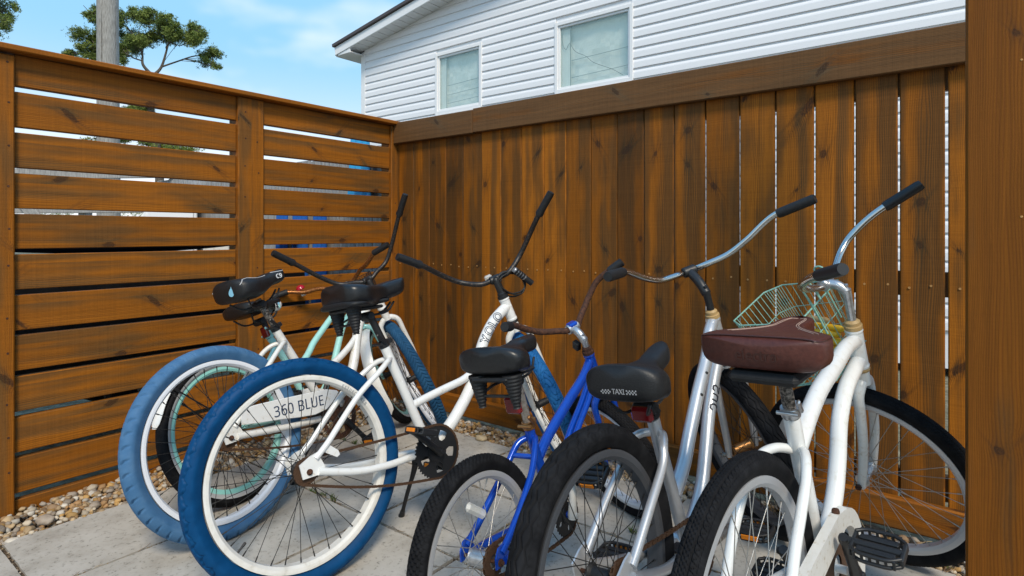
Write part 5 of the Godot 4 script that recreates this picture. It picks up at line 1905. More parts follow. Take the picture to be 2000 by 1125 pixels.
# ---- white cruiser with sky blue rear tyre and lettered chain guard
func white_blue_back():
	var rear := {rim = 0.2844, t = 0.062, half = 0.031, tread = "swoosh", depth = 0.0075, nt = 900, ns = 56, tyre_mat = M.tyre_sky, rim_mat = M.rim_clean, rim_half = 0.022, rim_depth = 0.016, hub_mat = M.black_matt, hub_half = 0.030, spoke_mat = M.black_wire, spokes = 36, valve = 2.2, axle_mat = M.rust}
	var front := rear.duplicate()
	front.tread = "arch"
	front.tyre_mat = M.tyre_steel_blue
	front.nt = 720
	front.hub_half = 0.036
	var b := bicycle({label = "white cruiser bicycle with a sky blue rear tyre and blue lettering on its chain guard", x = -1.004, z = 2.108, heading = 0.529, lean = 0.2552,
		rear = rear, front = front, paint = M.old_white_paint,
		tubes = [[[v3(0.306, 0.715, 0), v3(0.365, 0.594, 0), v3(0.518, 0.290, 0)], 0.0175], [[v3(0.944, 0.796, 0), v3(0.905, 0.782, 0), v3(0.845, 0.742, 0), v3(0.785, 0.680, 0), v3(0.745, 0.600, 0), v3(0.712, 0.520, 0), v3(0.668, 0.444, 0), v3(0.602, 0.366, 0), v3(0.518, 0.294, 0)], 0.0225], [[v3(0.425, 0.468, 0), v3(0.510, 0.496, 0), v3(0.603, 0.528, 0), v3(0.690, 0.575, 0), v3(0.745, 0.615, 0)], 0.0155]],
		stays = [[[v3(0.335, 0.655, 0.010), v3(0.305, 0.652, 0.038), v3(0.262, 0.626, 0.053), v3(0.190, 0.560, 0.058), v3(0.116, 0.480, 0.060), v3(0.064, 0.425, 0.060), v3(0.020, 0.380, 0.060)], 0.0100], [[v3(0.026, 0.345, 0.060), v3(0.140, 0.330, 0.058), v3(0.260, 0.316, 0.052), v3(0.380, 0.305, 0.038), v3(0.505, 0.292, 0.014)], 0.0125]],
		head_angle = 1.2159, steer = 0.9134, head_x = 0.9432, head_y = 0.78, head_top = 0.040, head_low = -0.055, head_r = 0.0225, fork = 0.4842, leg_r = 0.0135,
		bar = [v3(0.040, 0.112, 0), v3(0.052, 0.126, 0.060), v3(0.078, 0.152, 0.135), v3(0.068, 0.230, 0.205), v3(0.029, 0.345, 0.285), v3(-0.023, 0.440, 0.354)], bar_mat = M.spotted_black, stem_mat = M.black_matt, stem_style = "short", grip_len = 0.125, flange = true, headset_mat = M.black,
		post = [v2(0.318, 0.695), v2(0.246, 0.850)], post_mat = M.scuffed_post, collar = v2(0.305, 0.722), collar_mat = M.black})
	var P := [0.135, 0.140, 0.215, 0.120, 0.090, 0.018, 0.0, 0.55, 0.62, 0.1, 0.30]
	saddle(b, at(v3(0.248, 0.858, 0), v3(0, 0, 0.17)), saddle_mesh([0.135, 0.140, 0.215, 0.120, 0.090, 0.018, 0.0, 0.55, 0.62, 0.1, 0.30]), M.vinyl_matt, "none")
	var sd := b.get_node("saddle")
	# pale piping, the drop-shaped badge at the tail and a printed mark at the nose
	for z in [0.0, 1.0]:
		var side := func(a: float) -> float: return a if z == 0.0 else PI - a
		part(sd, "piping", saddle_line(P, [[0.03, side.call(0.15)], [0.10, side.call(0.75)], [0.20, side.call(0.95)], [0.45, side.call(0.90)], [0.62, side.call(0.8)]], 0.0014), M.print_white)
	part(sd, "piping", saddle_line(P, [[0.70, 0.75], [0.80, 0.55], [0.95, 0.35]], 0.0014), M.print_white)
	var dropl := []
	for k in 21:
		var a := TAU * k / 20.0
		dropl.append(Vector2(0.011 * sin(a) * (1.0 - 0.35 * cos(a)), 0.017 * cos(a) + (0.008 if k == 0 or k == 20 else 0.0)))
	dropl.pop_back()
	part(sd, "badge", slabm(dropl, -0.001, 0.001), M.print_sky, Transform3D(Basis(Vector3(0, 0, 1), Vector3(0, 1, 0), Vector3(-1, 0, 0)), v3(-0.1362, 0.050, 0.040)) * at(Vector3.ZERO, v3(0, 0.25, -0.3)))
	text(sd, "printed_mark", "C9", 0.019, M.print_white, saddle_spot(P, 0.80, -0.02), "Droid Sans", 0.003, true)
	cranks(b, v2(0.518, 0.290), 0.094, 0.3464, v2(0.10, -0.128), {frame_mat = M.old_white_paint, tilt = 0.2, ring_mat = M.rust, arm_mat = M.black_matt})
	kickstand(b, v3(0.455, 0.262, -0.030), v3(0.40, 0.048, -0.185))
	# chain guard with its lettering
	var g := mb()
	var gp := PackedVector2Array([v2(0.040, 0.384), v2(0.046, 0.430), v2(0.100, 0.436), v2(0.200, 0.432), v2(0.330, 0.424), v2(0.450, 0.416), v2(0.500, 0.400), v2(0.530, 0.372), v2(0.510, 0.350), v2(0.470, 0.360), v2(0.430, 0.340), v2(0.370, 0.334), v2(0.290, 0.344), v2(0.200, 0.360), v2(0.110, 0.372)])
	slab(g, gp, 0.076, 0.079)
	var rimg := mb()
	var lip := PackedVector3Array()
	for p in gp:
		lip.append(Vector3(p.x, p.y, 0.0755))
	tube(g, lip, 0.0036, 6, true)
	part(b, "chain_guard", g, M.white_paint)
	text(b, "guard_lettering", "360 BLUE", 0.042, M.ink, at(v3(0.300, 0.385, 0.0797), v3(0, 0, -0.045)), "Droid Sans", 0.001)
	b.remove_meta("steer_axes")

# ---- mint bicycle at the back
func mint_bike():
	var rear := {rim = 0.255, t = 0.047, half = 0.024, tread = "block", depth = 0.0035, nt = 640, ns = 36, tyre_mat = M.tyre_black, wall = M.whitewall, rim_mat = M.rim_mint, rim_half = 0.015, rim_depth = 0.018, hub_mat = M.black_matt, hub_half = 0.030, spoke_mat = M.black_wire, spokes = 32}
	var front := rear.duplicate()
	var b := bicycle({label = "mint green bicycle with rusty copper bars and white mudguards behind the white cruisers", x = -1.0955, z = 2.378, heading = 0.4495, lean = 0.3178,
		rear = rear, front = front, paint = M.mint_paint, fork_paint = M.mint_paint,
		tubes = [[[v3(0.303, 0.640, 0), v3(0.358, 0.522, 0), v3(0.440, 0.262, 0)], 0.0165], [[v3(0.916, 0.732, 0), v3(0.860, 0.736, 0), v3(0.790, 0.720, 0), v3(0.717, 0.677, 0), v3(0.640, 0.626, 0), v3(0.557, 0.569, 0), v3(0.499, 0.517, 0), v3(0.372, 0.430, 0)], 0.0165], [[v3(0.922, 0.690, 0), v3(0.845, 0.668, 0), v3(0.781, 0.611, 0), v3(0.705, 0.505, 0), v3(0.650, 0.430, 0), v3(0.560, 0.335, 0), v3(0.444, 0.262, 0)], 0.0175]],
		stays = [[[v3(0.330, 0.590, 0.010), v3(0.285, 0.585, 0.036), v3(0.220, 0.532, 0.050), v3(0.130, 0.440, 0.056), v3(0.020, 0.330, 0.058)], 0.0085], [[v3(0.024, 0.300, 0.058), v3(0.200, 0.272, 0.052), v3(0.430, 0.262, 0.016)], 0.0105]],
		head_angle = 1.2384, steer = 0.416, head_x = 0.9178, head_y = 0.68, head_top = 0.070, head_low = -0.050, head_r = 0.019, fork = 0.4203, leg_r = 0.0115,
		bar = [v3(0.045, 0.165, 0), v3(0.046, 0.176, 0.065), v3(0.012, 0.214, 0.130), v3(-0.038, 0.236, 0.193), v3(-0.067, 0.279, 0.269), v3(-0.088, 0.290, 0.356)], bar_mat = M.copper_rust, stem_mat = M.dull_alloy, stem_drop = 0.02, grip_len = 0.105, grip_mat = M.black_matt,
		post = [v2(0.308, 0.630), v2(0.284, 0.742)], post_mat = M.black_matt, collar = v2(0.303, 0.652), collar_mat = M.mint_paint})
	saddle(b, at(v3(0.270, 0.752, 0), v3(0, 0, 0.05)), saddle_mesh([0.125, 0.135, 0.205, 0.07, 0.062, 0.014, 0.0, 0.6, 0.58, 0.0, 0.34]), M.vinyl, "none")
	var sd := b.get_node("saddle")
	part(sd, "nose_patch", lathem([[0.0, 0.040], [0.018, 0.036], [0.030, 0.020], [0.0345, 0.0], [0.034, -0.018]], 20, Transform3D(Basis(Vector3.BACK, -PI / 2), v3(0.098, 0.032, 0))), M.white_paint)
	for k in 4:
		part(sd, "nose_print", boxm(v3(0.011, 0.011, 0.002), 0.0), [M.ink_black, M.mint_paint, M.ink_black, M.print_sky][k], at(v3(0.088 + 0.012 * (k % 2), 0.020 + 0.013 * (k / 2), 0.0345), v3(0, 0.1, 0.4)))
	part(b, "rear_reflector", boxm(v3(0.018, 0.050, 0.042), 0.005), M.red_lens, at(v3(0.272, 0.668, 0.014), v3(0, 0, 0.1)))
	cranks(b, v2(0.440, 0.262), 0.078, 0.302, v2(0.09, 0.12), {frame_mat = M.mint_paint, pedal_mat = M.rim_clean, tilt = 0.2})
	var g := mb()
	slab(g, PackedVector2Array([v2(0.16, 0.330), v2(0.20, 0.372), v2(0.40, 0.362), v2(0.50, 0.330), v2(0.52, 0.28), v2(0.46, 0.300), v2(0.36, 0.318)]), 0.070, 0.073)
	part(b, "chain_guard", g, M.white_paint)
	var rf := holder(b, "rear_mudguard", at(v3(0, 0.302, 0)))
	part(rf, "blade", fender_mesh(0.318, 0.029, 0.9, 2.86, true), M.white_paint)
	var ry := mb()
	for z in [-1.0, 1.0]:
		rod(ry, v3(0.0, 0.0, z * 0.058), v3(cos(2.35) * 0.314, sin(2.35) * 0.314, z * 0.026), 0.0030, 6)
	part(rf, "stay", ry, M.black_matt)
	part(rf, "stay_cap", lathem([[0.0, -0.02], [0.006, -0.02], [0.007, 0.012], [0.0, 0.016]], 8, along(v3(cos(2.35) * 0.296, sin(2.35) * 0.296, 0.028), v3(cos(2.35), sin(2.35), 0))), M.black)
	var S: Transform3D = b.get_meta("steer_axes")
	b.remove_meta("steer_axes")
	var ff := holder(b, "front_mudguard", S * at(v3(0.045, -0.4203, 0)))
	part(ff, "blade", fender_mesh(0.318, 0.031, 1.2, 3.55, true), M.white_paint)
	var dm := PackedVector2Array([v2(0, 0.020), v2(0.011, 0), v2(0, -0.020), v2(-0.011, 0)])
	var di := mb()
	for k in 4:
		var p: Vector2 = dm[k]
		var q: Vector2 = dm[(k + 1) % 4]
		slab(di, PackedVector2Array([p, q, q * 0.62, p * 0.62]), -0.0008, 0.0008)
	var fa := 3.33
	part(ff, "diamond_mark", di, M.ink_grey, Transform3D(Basis(Vector3(0, 0, 1), Vector3(sin(fa), -cos(fa), 0), Vector3(cos(fa), sin(fa), 0)), v3(cos(fa), sin(fa), 0) * 0.3206))
	# bell, and a dark mesh basket in front
	var bl := holder(b, "bell", S * at(v3(-0.024, 0.258, -0.205)))
	part(bl, "dome", lathem([[0.0, 0.024], [0.012, 0.022], [0.021, 0.014], [0.025, 0.004], [0.025, 0.0], [0.018, -0.004], [0.0, -0.006]], 20), M.bell_red)
	part(bl, "strap", lathem([[0.013, -0.010], [0.0150, -0.010], [0.0150, 0.010], [0.013, 0.010]], 14, at(v3(0.002, -0.028, 0.0), v3(PI / 2, 0, 0))), M.rim_white)
	var bk := mb()
	mesh_panel(bk, v3(0.075, 0.04, -0.10), v3(0, 0, 0.20), v3(0, 0.115, 0), 16, 10, 0.0011)
	mesh_panel(bk, v3(0.215, 0.055, -0.12), v3(0, 0, 0.24), v3(0.01, 0.10, 0), 16, 10, 0.0011)
	for z in [-1.0, 1.0]:
		mesh_panel(bk, v3(0.075, 0.04, z * 0.10), v3(0.14, 0.015, z * 0.02), v3(0, 0.11, 0), 12, 10, 0.0011)
	mesh_panel(bk, v3(0.075, 0.04, -0.10), v3(0, 0, 0.20), v3(0.14, 0.015, 0), 14, 10, 0.0011)
	part(b, "mesh_basket", bk, M.black_matt, S)

func mesh_panel(s: SurfaceTool, o: Vector3, a: Vector3, c: Vector3, na: int, nc: int, r: float):
	for k in na + 1:
		rod(s, o + a * (float(k) / na), o + a * (float(k) / na) + c, r if k > 0 and k < na else r * 2.0, 4)
	for k in nc + 1:
		rod(s, o + c * (float(k) / nc), o + c * (float(k) / nc) + a, r if k > 0 and k < nc else r * 2.0, 4)

# ---- small blue bicycle
func blue_bike():
	var rear := {rim = 0.2097, t = 0.048, half = 0.026, tread = "knob", depth = 0.0060, nt = 900, ns = 56, tyre_mat = M.tyre_dusty, rim_mat = M.rim_alloy, rim_half = 0.016, rim_depth = 0.016, hub_mat = M.alloy, hub_half = 0.030, hub_r = 0.021, spoke_mat = M.steel_wire, spokes = 28, reflector = 1.70, reflector_turn = -0.75}
	var front := rear.duplicate()
	front.rim_mat = M.rim_clean
	front.hub_r = 0.014
	front.nt = 640
	front.erase("reflector")
	var b := bicycle({label = "small cobalt blue bicycle with knobbly tyres and a rusty brown handlebar", x = -0.048, z = 1.4842, heading = 0.6161, lean = 0.1495,
		rear = rear, front = front, paint = M.blue_paint,
		tubes = [[[v3(0.279, 0.520, 0), v3(0.300, 0.440, 0), v3(0.362, 0.236, 0)], 0.0160], [[v3(0.706, 0.638, 0), v3(0.640, 0.592, 0), v3(0.507, 0.530, 0), v3(0.380, 0.466, 0), v3(0.310, 0.420, 0)], 0.0170], [[v3(0.722, 0.594, 0.010), v3(0.640, 0.516, 0.012), v3(0.504, 0.410, 0.013), v3(0.370, 0.242, 0.012)], 0.0110], [[v3(0.722, 0.594, -0.010), v3(0.640, 0.516, -0.012), v3(0.504, 0.410, -0.013), v3(0.370, 0.242, -0.012)], 0.0110], [[v3(0.236, 0.446, -0.044), v3(0.236, 0.446, 0.044)], 0.0080]],
		stays = [[[v3(0.290, 0.486, 0.010), v3(0.256, 0.474, 0.032), v3(0.205, 0.418, 0.047), v3(0.127, 0.355, 0.055), v3(0.062, 0.307, 0.058), v3(0.012, 0.276, 0.059)], 0.0100], [[v3(0.020, 0.254, 0.059), v3(0.140, 0.246, 0.054), v3(0.350, 0.236, 0.018)], 0.0105]],
		head_angle = 1.229, steer = 1.1473, head_x = 0.7036, head_y = 0.68, head_top = -0.012, head_low = -0.105, head_r = 0.0195, fork = 0.4642, leg_r = 0.0120,
		bar = [v3(0.048, 0.086, 0), v3(0.062, 0.094, 0.050), v3(0.090, 0.116, 0.110), v3(0.096, 0.150, 0.160), v3(0.080, 0.190, 0.207), v3(0.013, 0.231, 0.280)], bar_mat = M.rust, stem_mat = M.alloy, stem_drop = 0.035, stem_r = 0.0150, grip_len = 0.062, grip_rings = true, headset_mat = M.rust,
		post = [v2(0.282, 0.515), v2(0.246, 0.672)], post_mat = M.dull_alloy, collar = v2(0.280, 0.526), collar_mat = M.brass, collar_r = 0.0195,
		dropout = [v2(-0.014, 0.014), v2(0.000, 0.034), v2(0.022, 0.038), v2(0.044, 0.006), v2(0.030, -0.012), v2(-0.016, -0.012)]})
	saddle(b, at(v3(0.232, 0.700, 0), v3(0, 0, 0.07)), saddle_mesh([0.125, 0.125, 0.225, 0.070, 0.080, 0.026, 0.006, 0.56, 0.60, 0.0, 0.34]), M.vinyl, "boots")
	part(b, "rear_reflector", boxm(v3(0.020, 0.052, 0.054), 0.006), M.red_lens, at(v3(0.215, 0.600, 0.0), v3(0, 0, 0.15)))
	part(b, "reflector_bracket", boxm(v3(0.012, 0.045, 0.012), 0.003), M.black, at(v3(0.238, 0.638, 0.0), v3(0, 0, -0.4)))
	cranks(b, v2(0.362, 0.236), 0.062, 0.2577, v2(0.022, 0.122), {frame_mat = M.blue_paint, arm_mat = M.rim_white, tilt = 0.5, sag = 0.010, line = 0.042})
	kickstand(b, v3(0.30, 0.225, -0.030), v3(0.30, 0.030, -0.165))
	var S: Transform3D = b.get_meta("steer_axes")
	b.remove_meta("steer_axes")
	part(b, "bar_cap", boxm(v3(0.032, 0.020, 0.040), 0.006), M.blue_paint, S * at(v3(0.048, 0.097, 0)))
	part(b, "brake_bracket", boxm(v3(0.030, 0.035, 0.022), 0.004), M.black, S * at(v3(0.040, 0.020, -0.012), v3(0, 0, 0.4)))

# ---- silver cruiser
func silver_bike():
	var rear := {rim = 0.2674, t = 0.062, half = 0.031, tread = "zigzag", depth = 0.0048, nt = 900, ns = 64, tyre_mat = M.tyre_dusty, rim_mat = M.rim_dark, rim_half = 0.022, rim_depth = 0.020, hub_mat = M.black_matt, hub_half = 0.030, spoke_mat = M.black_wire, spokes = 36}
	var front := rear.duplicate()
	front.hub_mat = M.brass
	front.hub_half = 0.040
	front.hub_r = 0.017
	front.nt = 700
	front.reflector = 2.9
	front.axle_mat = M.dull_alloy
	var b := bicycle({label = "silver cruiser bicycle with twin curved frame tubes, black fat tyres and swept chrome bars", x = 0.2367, z = 1.281, heading = 0.6911, lean = 0.1298,
		rear = rear, front = front, paint = M.silver_paint,
		tubes = [[[v3(0.326, 0.600, 0), v3(0.369, 0.447, 0), v3(0.435, 0.231, 0)], 0.0180], [[v3(0.860, 0.812, 0), v3(0.838, 0.805, 0), v3(0.792, 0.768, 0), v3(0.745, 0.698, 0), v3(0.649, 0.610, 0), v3(0.541, 0.499, 0), v3(0.480, 0.432, 0), v3(0.395, 0.372, 0)], 0.0200], [[v3(0.896, 0.712, 0), v3(0.868, 0.700, 0), v3(0.826, 0.663, 0), v3(0.765, 0.598, 0), v3(0.708, 0.526, 0), v3(0.628, 0.398, 0), v3(0.566, 0.318, 0), v3(0.440, 0.236, 0)], 0.0200]],
		stays = [[[v3(0.340, 0.560, 0.010), v3(0.306, 0.562, 0.034), v3(0.270, 0.545, 0.050), v3(0.240, 0.506, 0.056), v3(0.143, 0.437, 0.060), v3(0.060, 0.374, 0.061), v3(0.030, 0.352, 0.061)], 0.0115], [[v3(0.028, 0.328, 0.061), v3(0.200, 0.272, 0.056), v3(0.420, 0.233, 0.020)], 0.0125]],
		head_angle = 1.2368, steer = 0.8536, head_x = 0.8563, head_y = 0.78, head_top = 0.040, head_low = -0.125, head_r = 0.0220, fork = 0.4967, leg_r = 0.0140,
		bar = [v3(0.085, 0.196, 0), v3(0.060, 0.206, 0.054), v3(0.035, 0.220, 0.130), v3(0.000, 0.258, 0.195), v3(-0.056, 0.323, 0.278), v3(-0.151, 0.357, 0.363)], bar_mat = M.chrome, stem_mat = M.black, stem_drop = 0.055, stem_r = 0.0165, grip_len = 0.125, headset_mat = M.bamboo, race_mat = M.rust,
		post = [v2(0.335, 0.588), v2(0.306, 0.660)], post_mat = M.dull_alloy, collar = v2(0.321, 0.618), collar_mat = M.black_matt, collar_r = 0.022})
	saddle(b, at(v3(0.292, 0.668, 0), v3(0, 0, 0.05)), saddle_mesh([0.130, 0.150, 0.222, 0.066, 0.096, 0.026, -0.016, 0.52, 0.62, 0.0, 0.34]), M.vinyl_matt, "none")
	var sd := b.get_node("saddle")
	var tx := Transform3D(Basis(Vector3(0, 0, 1), Vector3(0, 1, 0), Vector3(-1, 0, 0)), v3(-0.1308, 0.045, 0.0))
	text(sd, "tail_lettering", "TAXI", 0.013, M.print_grey, tx, "Droid Sans", 0.0012, false)
	for k in 14:
		for j in 3:
			if (k + j) % 2 == 0:
				var ck := mb()
				var zz := (0.024 + (k % 7) * 0.0042) * (1.0 if k < 7 else -1.0)
				box(ck, v3(0.0012, 0.0036, 0.0034), 0.0, at(v3(-0.1305, 0.0405 + j * 0.0038, zz)))
				part(sd, "check_mark", ck, M.print_grey)
	part(b, "rear_reflector", boxm(v3(0.022, 0.042, 0.062), 0.008), M.red_lens, at(v3(0.268, 0.625, 0.0), v3(0, 0, 0.2)))
	cranks(b, v2(0.435, 0.231), 0.085, 0.3294, v2(0.165, -0.004), {frame_mat = M.silver_paint, tilt = 0.1, pedal_mat = M.black_matt, arm_mat = M.dull_alloy})
	kickstand(b, v3(0.38, 0.225, -0.030), v3(0.36, 0.028, -0.18))
	b.remove_meta("steer_axes")
	# two black plugs and a row of dark lettering on the tubes
	var pg := mb()
	for p in [v3(0.700, 0.657, 0.0), v3(0.640, 0.601, 0.0)]:
		lathe(pg, [[0.0, 0.0035], [0.0045, 0.003], [0.0055, 0.0], [0.0055, -0.003]], along(p + v3(-0.012, 0.0, 0.0165), v3(-0.5, 0.3, 1.0)), 10)
	part(b, "plug", pg, M.black)
	var G := [[0.72, [[[0.0, 0.3], [0.10, 0.5], [0.5, 0.5], [0.64, 0.3], [0.5, 0.05], [0.15, -0.05], [0.0, -0.28], [0.12, -0.5], [0.5, -0.5], [0.64, -0.35]]]], [0.8, [[[0.0, -0.5], [0.06, 0.5]], [[0.0, 0.0], [0.35, 0.30], [0.66, 0.1], [0.62, -0.5]]]], [0.72, [[[0.66, 0.34], [0.5, 0.5], [0.15, 0.5], [0.0, 0.2], [0.0, -0.25], [0.15, -0.5], [0.5, -0.5], [0.66, -0.3]]]]]
	wrapped_letters(b, "letter", G, spline([v3(0.792, 0.632, 0), v3(0.765, 0.598, 0), v3(0.708, 0.526, 0), v3(0.628, 0.398, 0), v3(0.566, 0.318, 0)], 6), 0.0201, 0.045, 0.032, 0.25, v3(-0.2, 0.1, 1.0), M.ink_black, 0.0026)

# ---- white cruiser with the wire basket
func basket_bike():
	var rear := {rim = 0.2819, t = 0.051, half = 0.026, tread = "block", depth = 0.0048, nt = 1100, ns = 64, tyre_mat = M.tyre_dusty, rim_mat = M.rim_alloy, rim_half = 0.016, rim_depth = 0.018, hub_mat = M.dull_alloy, hub_half = 0.030, spoke_mat = M.steel_wire, spokes = 36}
	var front := rear.duplicate()
	front.tyre_mat = M.tyre_black
	front.nt = 900
	front.hub_half = 0.036
	front.hub_mat = M.alloy
	front.rim_mat = M.rim_silver
	var b := bicycle({label = "white cruiser bicycle with a wide brown saddle and mint wire basket, nearest the gate post", x = 0.4786, z = 1.1029, heading = 0.7674, lean = 0.0674,
		rear = rear, front = front, paint = M.white_paint, fork_paint = M.old_white_paint,
		tubes = [[[v3(0.291, 0.676, 0), v3(0.308, 0.625, 0), v3(0.360, 0.470, 0), v3(0.408, 0.300, 0)], 0.0190], [[v3(0.884, 0.770, 0), v3(0.840, 0.774, 0), v3(0.756, 0.766, 0), v3(0.636, 0.732, 0), v3(0.504, 0.698, 0), v3(0.410, 0.655, 0), v3(0.318, 0.600, 0)], 0.0215], [[v3(0.896, 0.712, 0), v3(0.850, 0.698, 0), v3(0.736, 0.655, 0), v3(0.657, 0.586, 0), v3(0.612, 0.487, 0), v3(0.567, 0.415, 0), v3(0.499, 0.356, 0), v3(0.412, 0.302, 0)], 0.0215]],
		stays = [[[v3(0.318, 0.592, 0.008), v3(0.270, 0.606, 0.030), v3(0.222, 0.600, 0.048), v3(0.180, 0.572, 0.058), v3(0.135, 0.530, 0.061), v3(0.080, 0.468, 0.062), v3(0.020, 0.370, 0.062)], 0.0110], [[v3(0.028, 0.334, 0.061), v3(0.200, 0.310, 0.056), v3(0.395, 0.300, 0.020)], 0.0125]],
		head_angle = 1.2, steer = 1.4461, head_x = 0.8752, head_y = 0.78, head_top = 0.036, head_low = -0.095, head_r = 0.0235, fork = 0.5061, leg_r = 0.0150,
		bar = [v3(0.055, 0.185, 0), v3(0.052, 0.200, 0.070), v3(0.052, 0.232, 0.140), v3(0.030, 0.270, 0.195), v3(-0.032, 0.322, 0.250), v3(-0.134, 0.376, 0.319)], bar_mat = M.chrome, stem_mat = M.alloy, stem_drop = 0.018, stem_r = 0.0150, grip_len = 0.118, headset_mat = M.bamboo, race_mat = M.bamboo, grip_mat = M.black,
		post = [v2(0.292, 0.672), v2(0.250, 0.800)], post_r = 0.0145, post_mat = M.scuffed_post, collar = v2(0.287, 0.690), collar_mat = M.alloy, collar_r = 0.0215})
	saddle(b, at(v3(0.245, 0.812, 0), v3(0, 0, 0.05)), saddle_mesh([0.130, 0.165, 0.262, 0.080, 0.076, 0.006, 0.0, 0.80, 0.90, 1.0, 0.34]), M.leather, "none")
	var sd := b.get_node("saddle")
	# a seam round the rim, double stitching on the nose, pressed lettering across the tail
	var P := [0.130, 0.165, 0.262, 0.080, 0.076, 0.006, 0.0, 0.80, 0.90, 1.0, 0.34]
	for off in [0.0, 0.16]:
		for z in [0.0, 1.0]:
			var side := func(a: float) -> float: return a if z == 0.0 else PI - a
			part(sd, "stitching", saddle_line(P, [[0.30, side.call(1.0 + off)], [0.55, side.call(0.95 + off)], [0.80, side.call(0.95 + off)], [0.93, side.call(1.1 + off * 0.5)], [0.955, PI / 2]], 0.0008), M.thread)
	for z in [0.0, 1.0]:
		var side := func(a: float) -> float: return a if z == 0.0 else PI - a
		part(sd, "rim_seam", saddle_line(P, [[0.001, PI / 2], [0.001, side.call(0.42)], [0.06, side.call(0.30)], [0.25, side.call(0.30)], [0.45, side.call(0.35)]], 0.0016), M.emboss)
	text(sd, "pressed_lettering", "electra", 0.021, M.emboss, Transform3D(Basis(Vector3(0, 0, 1), Vector3(0, 1, 0), Vector3(-1, 0, 0)), v3(-0.1308, 0.038, -0.002)), "Droid Sans", 0.0016)
	part(sd, "base_pan", boxm(v3(0.20, 0.026, 0.15), 0.010), M.black_matt, at(v3(-0.02, -0.014, 0)))
	cranks(b, v2(0.408, 0.300), 0.0, 0.333, v2(-0.100, 0.118), {frame_mat = M.white_paint, arm_z = 0.080, tilt = 0.25, lenses = false})
	kickstand(b, v3(0.36, 0.292, -0.030), v3(0.34, 0.016, -0.16))
	# boxed chain guard
	var g := mb()
	var gp := PackedVector2Array()
	for q in [[-0.02, 0.285], [-0.045, 0.335], [0.0, 0.385], [0.10, 0.400], [0.24, 0.425], [0.36, 0.446], [0.430, 0.440]]:
		gp.append(Vector2(q[0], q[1]))
	for k in 12:
		var a := 1.35 - k * 0.20
		gp.append(Vector2(0.408 + 0.140 * cos(a), 0.300 + 0.140 * sin(a)))
	for k in 16:
		var a := -0.85 + k * 0.165
		gp.append(Vector2(0.408 + 0.100 * cos(a), 0.300 + 0.100 * sin(a)))
	gp.append(v2(0.30, 0.376))
	gp.append(v2(0.15, 0.342))
	gp.append(v2(0.05, 0.318))
	slab(g, gp, 0.046, 0.066)
	part(b, "chain_guard", g, M.grubby_white_paint)
	part(b, "chainring", lathem([[0.030, 0.002], [0.088, 0.002], [0.091, 0.0], [0.088, -0.002], [0.030, -0.002]], 40, at(v3(0.408, 0.300, 0.040), v3(PI / 2, 0, 0))), M.chain)
	part(b, "guard_bolt", lathem([[0.0, 0.006], [0.007, 0.005], [0.009, 0.0], [0.009, -0.004]], 12, along(v3(0.372, 0.4495, 0.056), v3(0, 1, 0))), M.rust)
	var S: Transform3D = b.get_meta("steer_axes")
	b.remove_meta("steer_axes")
	wire_basket(b, S)

